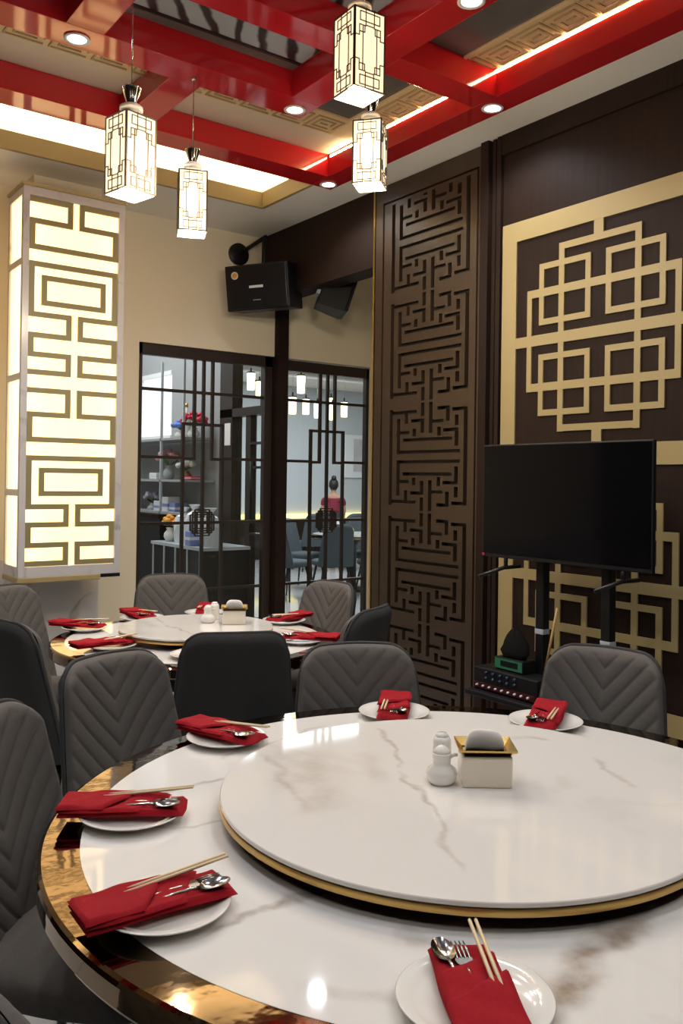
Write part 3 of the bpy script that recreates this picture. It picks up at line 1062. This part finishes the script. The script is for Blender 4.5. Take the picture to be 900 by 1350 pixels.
# ---------------------------------------------------------------- table centre pieces
def tissue_box(label, x, y, rz, sc=1):
    o = thing('tissue_box', label, 'tissue box', (x, y, .80), rz)
    o.scale = (sc, sc, sc)
    B(-.0535, .0535, -.045, .045, 0, .066).build('body', 'acrylic', o, bevel=.004)
    mb = MB()

    def lid(z0, z1, flip):
        oo = [(-.062, -.053), (.062, -.053), (.062, .053), (-.062, .053)]
        ii = [(-.047, -.030), (.047, -.030), (.047, .030), (-.047, .030)]
        mb.add([(*p, z0) for p in oo] + [(*p, z1) for p in ii], [((k, (k + 1) % 4, 4 + (k + 1) % 4, 4 + k) if not flip else (k, 4 + k, 4 + (k + 1) % 4, (k + 1) % 4)) for k in range(4)])
    lid(.082, .0685, False)
    lid(.078, .0645, True)
    oo = [(-.062, -.053), (.062, -.053), (.062, .053), (-.062, .053)]
    mb.add([(*p, .078) for p in oo] + [(*p, .082) for p in oo], [(k, (k + 1) % 4, 4 + (k + 1) % 4, 4 + k) for k in range(4)])
    mb.build('lid_tray', 'gold_metal', o)
    B(-.047, .047, -.030, .030, .0635, .0665).build('slot_plate', 'gold_metal', o)

    def tis(u, v):
        x_ = (u - .5) * .086
        h = .044 * math.sqrt(max(0, 1 - (2 * u - 1) ** 4)) + .0005
        a_ = 2 * PI * v
        return x_, .006 + .0075 * math.cos(a_) + .004 * math.sin(6 * u), .066 + h / 2 + h / 2 * math.sin(a_)
    MB().grid(tis, 24, 20).build('tissue', 'paper', o, True)
    return o


tissue_box('cream tissue box with gold tray lid on the front turntable', 1.3655, 1.323, math.radians(-37))
tissue_box('small tissue box with gold lid on the back turntable', 1.915, 3.42, math.radians(-30), .95)


def soy_pot(label, x, y, rz):
    o = thing('sauce_pot', label, 'sauce pot', (x, y, .80), rz)
    MB().lathe([(.0001, 0), (.024, 0), (.031, .008), (.034, .020), (.031, .031), (.021, .039), (.0185, .044), (.0195, .060), (.0215, .064), (.0205, .066), (.0001, .066)], 36).build('body', 'porcelain', o, True)
    MB().lathe([(.0195, .066), (.0165, .072), (.011, .078), (.005, .081), (.0001, .0815)], 28).build('lid', 'porcelain', o, True)
    MB().tube([(.016, 0, .058), (.026, 0, .061), (.034, 0, .060)], [.007, .0045, .0035], 10).build('spout', 'porcelain', o, True)
    return o


def shaker(label, x, y):
    o = thing('shaker', label, 'shaker', (x, y, .80))
    MB().lathe([(.0001, 0), (.017, 0), (.020, .004), (.0215, .035), (.0205, .064), (.016, .074)], 28).build('body', 'porcelain', o, True)
    MB().lathe([(.016, .074), (.0125, .078), (.011, .081), (.0001, .082)], 28).build('cap', 'porcelain', o, True)
    return o


soy_pot('white ceramic sauce pot with small spout beside the front tissue box', 1.281, 1.369, math.radians(-35))
shaker('white ceramic shaker behind the sauce pot on the front turntable', 1.345, 1.437)
soy_pot('small white ceramic sauce pot on the back turntable', 1.825, 3.50, math.radians(-35))
shaker('white ceramic shaker beside the back tissue box', 1.89, 3.56)


# ================================================================ PENDANT LANTERNS
def make_pendant():
    o = thing('pendant_lantern', '', 'pendant lamp')       # origin: centre of the shade
    w_, h_ = .066, .142
    R_ = []
    t_ = .0013
    hb = lambda a, b, z: R_.append((a - t_, b + t_, z - t_, z + t_))
    vb = lambda x, a, b: R_.append((x - t_, x + t_, a - t_, b + t_))
    e = w_ - .003
    R_ += [(-w_, w_, h_ - .005, h_), (-w_, w_, -h_, -h_ + .005), (-w_, -w_ + .005, -h_, h_), (w_ - .005, w_, -h_, h_)]
    for s_ in (-1, 1):
        for x in (-.018, .018):
            vb(x, *sorted((s_ * h_, s_ * .083)))
        z0, z1 = sorted((s_ * .128, s_ * .096))
        hb(-.042, .042, z0); hb(-.042, .042, z1); vb(-.042, z0, z1); vb(.042, z0, z1)
        hb(-.045, -.018, s_ * .080); hb(.018, .045, s_ * .080); hb(-.018, .018, s_ * .083)
        for sx in (-1, 1):
            vb(sx * .045, *sorted((s_ * .080, s_ * .050)))
            vb(sx * .022, *sorted((s_ * .080, s_ * .056)))
            hb(*sorted((sx * .022, sx * .045)), s_ * .056)
            hb(*sorted((sx * .045, sx * e)), s_ * .042)
            vb(sx * .045, *sorted((s_ * .050, s_ * .042)))
    vb(-.030, -.08, .08); vb(.030, -.08, .08)
    us, vs, f = bars(R_)
    mb = MB()
    for k in range(4):
        a = k * PI / 2
        ca, sa = math.cos(a), math.sin(a)
        mb.fret(us, vs, f, lambda u, v, q: ((u * ca + (w_ - .001 + q) * sa), (u * sa - (w_ - .001 + q) * ca), v), .003)
    mb.build('lattice_frame', 'lattice_bronze', o)
    for k in range(4):
        a = k * PI / 2
        T = Matrix.Rotation(a, 4, 'Z')
        MB().box(-w_ + .002, w_ - .002, -w_ + .0025, -w_ + .0045, -h_ + .002, h_ - .002, T).build('shade_pane', 'shade', o)
    B(-w_ + .003, w_ - .003, -w_ + .003, w_ - .003, -h_ - .001, -h_ + .002).build('bottom_pane', 'shade', o)
    MB().lathe([(.0001, -.075), (.014, -.070), (.021, -.045), (.021, .04), (.012, .06), (.010, .10), (.0001, .10)], 16).build('bulb', 'bulb', o, True)
    MB().box(-.052, .052, -.004, .004, h_ - .006, h_).box(-.004, .004, -.052, .052, h_ - .006, h_).build('cross_bar', 'chrome', o)
    MB().lathe([(.0001, h_), (.032, h_ + .001), (.043, h_ + .008), (.043, h_ + .020), (.033, h_ + .025), (.043, h_ + .030), (.043, h_ + .043), (.030, h_ + .052), (.0001, h_ + .052)], 28).build('crystal_disc', 'crystal', o, True)
    MB().lathe([(.0001, h_ + .051), (.016, h_ + .052), (.036, h_ + .112), (.036, h_ + .115), (.0001, h_ + .115)], 28).build('cone_cap', 'chrome', o, auto=40)
    return o


pend = make_pendant()
pens = [((1.243, 3.050), 2.640, 1.354, 'square glass lantern nearest the glowing wall lantern, hung on a thin cord'),
        ((1.822, 3.717), 2.750, .40, 'small square glass lantern above the left glass panel'),
        ((1.861, 2.470), 2.975, 1.62, 'large square glass lantern at the top centre of the picture'),
        ((2.405, 3.100), 2.935, .88, 'square glass lantern directly below the large one before the red beam'),
        ((.28, -.12), 2.70, .3, 'unseen square glass lantern added behind the viewpoint, over the near end of the room'),  # this and the next two: unseen lanterns added as frontal fill
        ((1.81, -.12), 2.70, .5, 'unseen square glass lantern added for fill at the right of the near end'),
        ((-.55, 1.18), 2.70, .7, 'unseen square glass lantern added for fill at the left of the viewpoint')]
for i, (xy, z, a, lbl) in enumerate(pens):
    o = place(pend, i == 0, (*xy, z), -a, lbl, 'pendant lamp', 'pendant lanterns')
    MB().tube([(0, 0, .256), (0, 0, H - z)], .0022, 6).build('cord', 'chrome', o, True)
    MB().lathe([(.0001, H - z), (.012, H - z), (.010, H - z - .012), (.0001, H - z - .012)], 16).build('ceiling_rose', 'chrome', o, True)
    d = bpy.data.lights.new('lantern_glow', 'POINT')
    d.energy, d.color, d.shadow_soft_size = 20 if i < 4 else 11, (1, .86, .66) if i < 4 else (1, .92, .80), .03
    lo = bpy.data.objects.new('lantern_glow', d)
    lo.location = (*xy, z - .165)
    COL.objects.link(lo)
    d = bpy.data.lights.new('lantern_bulb', 'POINT')
    d.energy, d.color, d.shadow_soft_size = 4, (1, .84, .58), .02
    lo = bpy.data.objects.new('lantern_bulb', d)
    lo.location = (xy[0] + .0, xy[1], z + .118)
    COL.objects.link(lo)
hl = thing('hanging_lamp', '', 'pendant lamp')
MB().lathe([(.0001, -.10), (.042, -.10), (.045, -.05), (.045, .09), (.040, .10), (.0001, .10)], 20).build('shade', 'hall_glow', hl, auto=40)
MB().lathe([(.046, -.095), (.050, -.095), (.050, .10), (.046, .10)], 20, cap=False).build('outer_glass', 'glass', hl, True)
MB().lathe([(.0001, .10), (.050, .10), (.050, .115), (.012, .12), (.010, .16), (.0001, .16)], 20).build('cap', 'black_metal', hl, auto=40)
hall_l = [((4.62, 7.0), 2.38, 'single lit lamp at the left of the hall, above the others'), ((4.72, 7.3), 2.20, 'lit lamp hanging below the single one at the left of the hall cluster'),
          ((5.35, 8.0), 2.27, 'lit lamp at the left end of the bright hall cluster'), ((5.52, 8.02), 2.24, 'second lit lamp from the left in the bright hall cluster'),
          ((5.66, 7.95), 2.30, 'third lit lamp from the left in the bright hall cluster'), ((5.88, 8.0), 2.27, 'lit lamp at the right end of the bright hall cluster'),
          ((5.50, 7.7), 2.20, 'lowest lit lamp of the bright hall cluster'), ((4.35, 7.5), 2.43, 'left lit lamp seen over the shop door'), ((4.48, 7.55), 2.36, 'right lit lamp seen over the shop door')]
for i, (xy, z, lbl) in enumerate(hall_l):
    o = place(hl, i == 0, (*xy, z), .3 + .2 * i, lbl, 'pendant lamp', 'lamps in the hall behind the glass')
    o.scale = (.85, .85, .85)
    MB().tube([(0, 0, .16), (0, 0, (H - z) / .85)], .003, 6).build('cord', 'chrome', o, True)


# ================================================================ SPEAKERS, TV
spk = thing('loudspeaker', 'black loudspeaker with round sticker hung from a disc bracket on the cream wall', 'speaker', (3.20, 5.45, 2.86))
Rm = Matrix.Rotation(math.radians(-55), 4, 'Z') @ Matrix.Rotation(math.radians(8), 4, 'X') @ Matrix.Rotation(math.radians(-1.5), 4, 'Y')
MB().box(-.25, .25, 0, .26, -.165, .165, Rm).build('cabinet', 'black', spk, bevel=.008)
MB().box(-.24, .24, -.014, 0, -.155, .155, Rm).build('grille', 'black_metal', spk, bevel=.006)
MB().lathe([(.0001, 0), (.028, 0), (.028, .003), (.0001, .003)], 24, Rm @ Matrix.Translation((-.165, -.0145, .09)) @ Matrix.Rotation(PI / 2, 4, 'X')).build('sticker', 'paper', spk)
MB().lathe([(.0001, 0), (.019, 0), (.019, .002), (.0001, .002)], 24, Rm @ Matrix.Translation((-.165, -.018, .09)) @ Matrix.Rotation(PI / 2, 4, 'X')).build('sticker_centre', 'orange', spk)
MB().box(-.055, .055, -.017, -.013, -.008, .010, Rm).build('badge', 'box_white', spk)
MB().box(-.03, .03, -.017, -.013, -.098, -.092, Rm).build('badge', 'vase_grey', spk)
MB().lathe([(.0001, 0), (.085, 0), (.085, .02), (.07, .03), (.0001, .03)], 32, Matrix.Translation((.062, .398, .325)) @ Matrix.Rotation(PI / 2, 4, 'X')).build('wall_disc', 'black_metal', spk, auto=40)
MB().tube([(.062, .37, .325), (.13, .20, .40), (.13, .10, .41)], .016, 10).tube([(.13, .12, .41), (.12, .10, .26), (.11, .10, .12)], .014, 10).build('bracket_arm', 'black_metal', spk, True)

spk = thing('loudspeaker', 'black loudspeaker hung under the dark bulkhead, turned away to the right', 'speaker', (3.80, 5.15, 2.80))
Rm = Matrix.Rotation(math.radians(62), 4, 'Z') @ Matrix.Rotation(math.radians(18), 4, 'X')
mb = MB()
pf = [(-.17, 0), (.17, 0), (.12, .21), (-.12, .21)]
mb.add([(x, y, z) for z in (-.13, .13) for x, y in pf], [(0, 1, 2, 3), (7, 6, 5, 4), (0, 4, 5, 1), (1, 5, 6, 2), (2, 6, 7, 3), (3, 7, 4, 0)], Rm)
mb.build('cabinet', 'black', spk, bevel=.008)
MB().box(-.165, .165, -.02, 0, -.125, .125, Rm).build('grille', 'black_metal', spk, bevel=.02, seg=3)
MB().box(-.07, .07, .21, .235, -.05, .05, Rm).build('bracket_plate', 'vase_grey', spk)
MB().tube([(-.08, .02, .10), (-.12, .02, .14), (-.12, .02, .16)], .014, 8).build('bracket_arm', 'black_metal', spk, True)

tv = thing('television', 'black flat screen television on a stand before the gold panelled wall', 'television', (3.06, 2.525, 1.09))
B(0, .022, -.475, .475, 0, .545).build('bezel', 'black', tv, bevel=.004)
B(-.0015, .0, -.467, .467, .018, .537).build('screen', 'screen', tv)
B(.022, .07, -.30, .30, .06, .42).build('rear_housing', 'black', tv, bevel=.01)
for s_ in (-1, 1):
    yy = s_ * .33
    MB().tube([(.012, yy, .01), (.012, yy, -.045)], .010, 8).tube([(-.13, yy + .035, -.082), (.0, yy, -.045), (.08, yy - .03, -.04)], .0095, 8).build('foot', 'black_metal', tv, True)
MB().lathe([(.0001, 0), (.007, 0), (.007, .003), (.0001, .003)], 12, Matrix.Translation((-.001, .466, .012)) @ Matrix.Rotation(-PI / 2, 4, 'Y')).build('indicator', 'crimson', tv)

st = thing('television_stand', 'black two-post television stand with a shelf behind the right hand chair', 'stand', (3.17, 2.54, 0))
for s_, yy in ((1, .17), (-1, -.20)):
    po = B(-.022, .022, yy - .024, yy + .024, .0, 1.40).build('post', 'black', st, bevel=.004)
    B(-.024, .024, yy - .026, yy + .026, .74, .765).build('collar', 'vase_grey', po, bevel=.003)
    B(-.026, -.018, yy - .03, yy + .03, 1.10, 1.55).build('mount_rail', 'black', po)
    MB().box(-.16, .20, yy - .03, yy + .03, 0, .05).build('base_foot', 'black', st, bevel=.008)
B(-.22, .06, -.30, .46, .43, .455).build('shelf', 'black', st, bevel=.005)
B(-.02, .02, -.20, .17, .30, .36).build('cross_bar', 'black', st)

am = thing('karaoke_mixer', 'black audio mixer with rows of small knobs on the television stand shelf', 'mixer', (3.03, 2.79, .455))
B(-.03, .10, -.20, .20, .0, .105).build('case', 'black', am, bevel=.006)
B(-.036, -.030, -.19, .19, .008, .035).build('front_strip', mat('mixer_red', (.05, .006, .008), .4), am)
for i in range(9):
    MB().lathe([(.0001, 0), (.006, 0), (.005, .010), (.0001, .010)], 10, Matrix.Translation((-.036, .165 - .04 * i, .022)) @ Matrix.Rotation(-PI / 2, 4, 'Y')).build('knob', 'vase_white', am, True)
for i in range(5):
    for j in range(2):
        MB().lathe([(.0001, 0), (.007, 0), (.006, .012), (.0001, .012)], 10, Matrix.Translation((-.030, .11 - .045 * i, .062 + .026 * j)) @ Matrix.Rotation(-PI / 2, 4, 'Y')).build('knob', 'knob_blue', am, True)
rc = thing('receiver', 'small black receiver with a green lit face on top of the mixer', 'receiver', (3.07, 2.80, .561))
B(-.03, .065, -.09, .09, 0, .06).build('case', 'black', rc, bevel=.005)
us, vs, f = bars([(-.085, .085, .008, .018), (-.085, .085, .046, .054), (-.085, -.06, .008, .054), (.05, .085, .008, .054)])
MB().fret(us, vs, f, lambda u, v, q: (-.031 - q, u, v), .002).build('lit_face', 'green_led', rc)
bg = MB()
bg.lathe([(.0001, 0), (.075, 0), (.082, .03), (.070, .07), (.045, .105), (.025, .125), (.0001, .128)], 20)
rr = random.Random(3)
bg.v = [Vector((p.x * .5 * (1 + rr.uniform(-.2, .2)), p.y * (1 + rr.uniform(-.2, .2)), p.z * (1 + rr.uniform(-.1, .1)))) for p in bg.v]
o = tag(bg.build('cloth_bundle', mat('black_cloth', (.008, .008, .008), .95, spec=.1), smooth=True), 'black cloth bundle on the green lit receiver beside the stand post', 'bundle')
o.location = (3.085, 2.80, .622)
sk = MB().tube([(0, 0, 0), (.02, -.055, .32)], .006, 8).build('wooden_stick', 'wood_stick', smooth=True)
sk.location = (3.10, 2.635, .562)
tag(sk, 'thin pale wooden stick leaning up behind the mixer', 'stick')


# ================================================================ BEHIND THE GLASS
structure(B(3.6, 12.5, 13.5, 13.6, 0, H).build('wall_hall_far', 'hall_wall'))
structure(B(12.4, 12.5, 5.95, 13.5, 0, H).build('wall_hall_right', 'hall_wall'))
structure(B(4.9, 12.5, 5.85, 5.95, 0, H).build('wall_hall_near', 'hall_wall'))
structure(B(3.66, 12.4, 5.95, 12.3, H, H + .05).build('ceiling_hall', 'wood_ceiling'))
structure(B(3.66, 12.4, 12.3, 13.5, 3.2, 3.25).build('trim_9', 'white'))
structure(B(3.66, 12.4, 12.28, 12.3, 3.2, H).build('trim_10', 'white'))
structure(B(3.7, 12.4, 13.44, 13.5, 0, .72).build('trim_11', 'wood'))
B(3.7, 12.4, 13.43, 13.5, .74, .82).build('led_strip', 'led_yellow', bpy.data.objects['trim_11'])
o = B(-.42, .42, -.02, .02, -.42, .42).build('framed_picture', 'vase_white', bevel=.01)
o.location = (10.35, 13.47, 1.93)
tag(o, 'pale framed picture with a grey blossom shape on the far hall wall', 'picture')
B(-.22, .36, -.028, -.021, -.30, .34).build('print', mat('faded_print', (.40, .36, .36), .6, noise=((5, 5, 5), (.62, .60, .60))), o)
# shop side
structure(B(-1.7, 3.66, 9.0, 9.1, 0, H).build('wall_shop_far', 'shop_wall'))
structure(B(-1.7, -1.6, 5.95, 9.0, 0, H).build('wall_shop_left', 'shop_wall'))
structure(B(-1.7, 3.66, 5.95, 9.1, H, H + .05).build('ceiling_shop', 'white'))
pw = MB().box(3.6, 3.66, 7.72, 9.0, 0, 1.83).box(3.6, 3.66, 7.72, 9.0, 2.50, H).box(3.6, 3.66, 8.5, 9.0, 1.83, 2.5).box(3.6, 3.66, 6.72, 7.72, 0, 2.62)
structure(pw.build('wall_shop_right', 'shop_wall'))
wn = structure(MB().box(3.59, 3.66, 7.72, 8.5, 1.83, 1.87).box(3.59, 3.66, 7.72, 8.5, 2.46, 2.5).box(3.59, 3.66, 8.46, 8.5, 1.83, 2.5).build('window_3', 'vase_white'))
B(3.63, 3.635, 7.72, 8.46, 1.87, 2.46).build('pane', 'window_lit', wn)
# door and posts in the partition between shop and hall
dr = structure(MB().box(3.58, 3.68, 6.48, 6.70, 0, H).box(3.6, 3.66, 6.20, 6.28, 0, 2.0).box(3.58, 3.68, 5.95, 6.70, 1.98, 2.05).box(3.6, 3.66, 5.95, 5.99, 0, 2.0).box(3.6, 3.66, 5.99, 6.2, 0, .14).box(3.6, 3.66, 5.95, 6.05, 2.05, H).build('door_1', 'frame'))
B(3.625, 3.63, 5.99, 6.48, .14, 1.98).build('pane', 'glass', dr)
for z in (1.0, 1.55, 1.75):
    B(3.6, 3.66, 5.99, 6.2, z - .01, z + .01).build('rail', 'frame', dr)
MB().tube([(3.57, 6.13, 1.05), (3.57, 6.13, 1.62)], .012, 8).build('handle', 'black', dr, True)
o = B(3.574, 3.578, 6.50, 6.60, 1.74, 1.93).build('paper_notice', 'paper')
tag(o, 'white paper notice taped beside the shop door behind the glass', 'notice')
# shelving on the shop wall
sh = thing('shop_shelf', 'pale open shelving under the bright window behind the left glass', 'shelf', (3.42, 7.75, 1.13))
for z in (.0, .29, .66):
    B(-.14, .17, -.95, .8, z, z + .02).build('board', 'shop_wall', sh)
for y in (-.95, -.50, -.02, .40, .78):
    B(-.14, -.12, y, y + .02, 0, .66 if y > -.1 else 1.37).build('upright', 'vase_grey', sh)
c1 = thing('shop_counter', 'tall dark counter under the shelving behind the left glass', 'counter', (3.3, 7.75, 0))
B(-.10, .28, -.68, .9, 0, 1.10).build('body', 'wood_black', c1)
B(-.12, .29, -.69, .9, 1.10, 1.13).build('top', 'wood', c1)
c2 = thing('shop_counter', 'lower dark display counter with glass top behind the left glass', 'counter', (3.3, 6.56, 0))
B(-.18, .24, -.46, .48, 0, .88).build('body', 'wood_black', c2)
B(-.19, .25, -.47, .49, .88, .905).build('top', 'vase_grey', c2)
for k in range(5):
    B(-.19, -.18, -.44 + .22 * k, -.425 + .22 * k, 0, .88).build('edge_strip', 'vase_grey', c2)


def vase(label, x, y, z, vm, fm, hs, fr_, n, seed):
    o = thing('flower_vase', label, 'flowers', (x, y, z), 0, 'flower vases in the shop behind the glass')
    MB().lathe([(.0001, 0), (.035, 0), (.055, hs * .35), (.05, hs * .6), (.028, hs * .85), (.036, hs)], 20).build('vase', vm, o, True)
    r_ = random.Random(seed)
    mb, lf = MB(), MB()
    for k in range(n):
        a, q = r_.uniform(0, 2 * PI), math.sqrt(r_.uniform(0, 1))
        c = (fr_ * q * math.cos(a), fr_ * q * math.sin(a), hs + fr_ * (.35 + .9 * math.sqrt(max(0, 1 - q * q)) * r_.uniform(.4, 1)))
        mb.ball(c, r_.uniform(.02, .034), 8, 5, (1, 1, .8))
    for k in range(10):
        a = r_.uniform(0, 2 * PI)
        d = Vector((math.cos(a), math.sin(a), .5))
        p = Vector((0, 0, hs))
        s_ = Vector((-math.sin(a), math.cos(a), 0)) * .02
        lf.add([p, p + d * fr_ * .6 + s_, p + d * fr_ * 1.15, p + d * fr_ * .6 - s_], [(0, 1, 2, 3)])
    b = mb.build('blossoms', fm, o, True)
    b['kind'] = 'stuff'
    lf.build('leaves', 'leaf', o)
    return o


vase('pink and white bouquet in a grey vase on the middle shop shelf', 3.44, 7.42, 1.44, 'vase_grey', 'pink', .13, .12, 26, 1)
vase('crimson bouquet on the top shop shelf behind the left glass', 3.44, 6.92, 1.81, 'vase_white', 'crimson', .09, .11, 24, 2)
vase('blue flowered vase left of the crimson bouquet', 3.44, 7.18, 1.81, 'vase_white', 'blue', .08, .07, 14, 3)
vase('lilac bouquet at the left end of the shop counter', 3.42, 7.72, 1.13, 'vase_grey', 'lilac', .08, .09, 18, 4)
vase('orange and yellow arrangement on the low display counter', 3.22, 6.90, .905, 'vase_white', 'orange', .12, .08, 18, 5)
vase('cream blossoms beside the pink bouquet on the middle shelf', 3.44, 7.06, 1.44, 'brown', 'vase_white', .08, .08, 16, 6)
for (x, y, z, sx, sy, sz, m_, lbl) in ((3.42, 7.50, 1.13, .06, .07, .11, 'box_white', 'white carton at the left of the shop counter'), (3.42, 7.33, 1.13, .06, .07, .15, 'box_white', 'taller white carton with blue band on the shop counter'),
                                       (3.42, 7.17, 1.13, .06, .06, .10, 'box_blue', 'blue carton on the shop counter beside the white ones'), (3.42, 7.62, 1.44, .05, .08, .06, 'vase_white', 'white bowl shaped carton on the middle shelf'),
                                       (3.42, 6.90, 1.44, .06, .10, .03, 'crimson', 'flat red box on the middle shelf'), (3.17, 6.36, .905, .05, .045, .12, 'box_blue', 'pale blue carton on the low display counter')):
    o = thing('carton', lbl, 'box', (x, y, z), 0, 'cartons in the shop behind the glass')
    B(-sx, sx, -sy, sy, 0, sz).build('body', m_, o, bevel=.005)
    B(-sx - .001, sx + .001, -sy - .001, sy + .001, sz * .4, sz * .6).build('band', 'box_blue' if m_ == 'box_white' else 'box_white', o)
for k, (x, y, z, h_, lbl) in enumerate(((3.25, 6.70, .905, .30, 'clear wrapped gift basket on the low display counter, left one'), (3.25, 6.50, .905, .33, 'clear wrapped gift basket on the low display counter, middle one'), (3.25, 6.22, .905, .31, 'clear wrapped gift basket nearest the shop door'))):
    o = thing('gift_basket', lbl, 'gift basket', (x, y, z), 0, 'wrapped gift baskets on the counter')
    MB().lathe([(.0001, 0), (.06, 0), (.075, .08), (.07, .085), (.0001, .085)], 16).build('basket', ['vase_white', 'lilac', 'box_white'][k], o)
    r_ = random.Random(20 + k)
    mb = MB().lathe([(.078, .0), (.085, .08), (.088, h_ * .5), (.06, h_ * .75), (.015, h_ * .86), (.05, h_)], 18, cap=False)
    mb.v = [Vector((p.x * (1 + r_.uniform(-.13, .13)), p.y * (1 + r_.uniform(-.13, .13)), p.z)) for p in mb.v]
    mb.build('wrapping', 'wrap', o)
    MB().ball((0, 0, .13), .05, 10, 6).build('contents', ['box_white', 'vase_white', 'box_blue'][k], o, True)
b_ = thing('bottle', 'clear white bottle on the top shelf behind the left glass', 'bottle', (3.33, 6.80, 2.0), 0)
b_.location = (3.44, 7.07, 1.81)
MB().lathe([(.0001, 0), (.04, 0), (.045, .04), (.045, .17), (.018, .23), (.016, .30), (.0001, .30)], 18).build('body', 'vase_white', b_, True)
MB().lathe([(.0185, .28), (.0185, .315), (.0001, .315)], 14).build('cap', 'gold_metal', b_, True)


# hall furniture
def recolour(o):
    for c in o.children_recursive:
        if c.name.split('.')[0] in ('backrest', 'seat', 'back_shell', 'piping'):
            c.material_slots[0].link = 'OBJECT'
            c.material_slots[0].material = M['teal_fabric']


hall_ch = [((5.42, 8.80), 15, 'slate chair at the left of the hall table behind the glass'), ((6.12, 8.38), 72, 'slate chair seen from behind at the middle of the hall table'), ((6.84, 8.16), 100, 'slate chair at the right end of the hall table'),
           ((6.35, 9.95), 300, 'slate chair beyond the hall table at the left'), ((7.5, 9.75), 240, 'slate chair beyond the hall table at the right'),
           ((7.75, 11.2), 80, 'slate chair in the second row of the hall, left'), ((8.45, 11.1), 100, 'slate chair in the second row of the hall, middle'), ((9.15, 11.0), 90, 'slate chair in the second row of the hall, right')]
for p, ang, lbl in hall_ch:
    a = math.radians(ang)
    o = place(chair, False, (p[0] + .285 * math.cos(a), p[1] + .285 * math.sin(a), 0), a - PI / 2, lbl, 'chair', 'slate chairs in the hall behind the glass')
    recolour(o)
ht = table('round white table in the hall behind the right hand glass', (6.85, 9.10), .52, .57)
o = MB().lathe([(.0001, 0), (.05, 0), (.055, .07), (.045, .10), (.0001, .10)], 16).build('hall_jar', 'yellow', smooth=True)
o.location = (6.62, 8.85, .7505)
tag(o, 'yellow jar on the hall table behind the glass', 'jar')
o = MB().lathe([(.0001, 0), (.035, 0), (.04, .10), (.02, .16), (.02, .20), (.0001, .20)], 16).build('hall_bottle', 'vase_white', smooth=True)
o.location = (6.50, 8.95, .7505)
tag(o, 'pale bottle on the hall table beside the yellow jar', 'bottle')


# person
def skin_obj(name, pts, edges, radii, m, parent, sub=2):
    me = bpy.data.meshes.new(name)
    me.from_pydata(pts, edges, [])
    me.materials.append(M[m])
    o = link(name, me, parent)
    o.modifiers.new('skin', 'SKIN')
    me.skin_vertices[0].data[0].use_root = True
    for i, r_ in enumerate(radii):
        me.skin_vertices[0].data[i].radius = r_ if isinstance(r_, tuple) else (r_, r_)
    s_ = o.modifiers.new('sub', 'SUBSURF')
    s_.levels = s_.render_levels = sub
    me.polygons.foreach_set('use_smooth', [True] * len(me.polygons))
    return o


pr = thing('person', 'person in a red top and dark skirt standing in the far hall, back turned', 'person', (8.62, 12.0, 0), math.radians(-32))
pr.scale = (.88, .88, .88)
P_ = [(0, 0, .90), (0, 0, 1.05), (0, .01, 1.20), (0, 0, 1.32), (0, .01, 1.40), (0, .02, 1.52),
      (.17, 0, 1.30), (.21, .01, 1.06), (.20, .08, .86), (-.17, 0, 1.30), (-.21, .01, 1.06), (-.20, .08, .86),
      (.09, 0, .86), (.09, .02, .48), (.09, -.02, .07), (.09, .11, .03), (-.09, 0, .86), (-.09, .02, .48), (-.09, -.02, .07), (-.09, .11, .03)]
E_ = [(0, 1), (1, 2), (2, 3), (3, 4), (4, 5), (3, 6), (6, 7), (7, 8), (3, 9), (9, 10), (10, 11), (0, 12), (12, 13), (13, 14), (14, 15), (0, 16), (16, 17), (17, 18), (18, 19)]
skin_obj('body', P_, E_, [(.14, .10), (.125, .09), (.14, .10), (.11, .08), .05, (.055, .05), .055, .042, .030, .055, .042, .030, .085, .06, .042, .035, .085, .06, .042, .035], 'skin', pr)
MB().ball((0, .02, 1.55), .105, 20, 14, (.78, .92, 1.12)).ball((0, .12, 1.53), .016, 8, 6).ball((.082, .02, 1.54), .018, 8, 6).ball((-.082, .02, 1.54), .018, 8, 6).build('head', 'skin', pr, True)
MB().ball((0, .0, 1.575), .112, 20, 14, (.84, .92, 1.08)).ball((0, -.06, 1.70), .05, 12, 8).build('hair', 'hair', pr, True)
skin_obj('top', [(0, 0, .98), (0, 0, 1.12), (0, .01, 1.25), (0, 0, 1.34), (.17, 0, 1.31), (.20, .01, 1.14), (-.17, 0, 1.31), (-.20, .01, 1.14)], [(0, 1), (1, 2), (2, 3), (3, 4), (4, 5), (3, 6), (6, 7)], [(.165, .12), (.15, .11), (.165, .12), (.12, .09), .075, .06, .075, .06], 'shirt', pr)
MB().lathe([(.13, 1.03), (.155, .95), (.20, .50), (.19, .50), (.12, .98)], 24, cap=False).build('skirt', 'skirt', pr, True)
for s_ in (-1, 1):
    hb_ = MB().ball((s_ * .20, .10, .80), .035, 10, 8, (.5, .8, 1.1))
    for k in range(4):
        hb_.tube([(s_ * .20, .08 + .016 * k, .78), (s_ * .198, .085 + .017 * k, .745), (s_ * .19, .09 + .017 * k, .715 + .004 * abs(k - 1.5))], [.008, .0075, .006], 6)
    hb_.tube([(s_ * .195, .125, .82), (s_ * .185, .145, .79), (s_ * .18, .15, .765)], [.010, .009, .007], 6)
    hb_.build('hand', 'skin', pr, True)
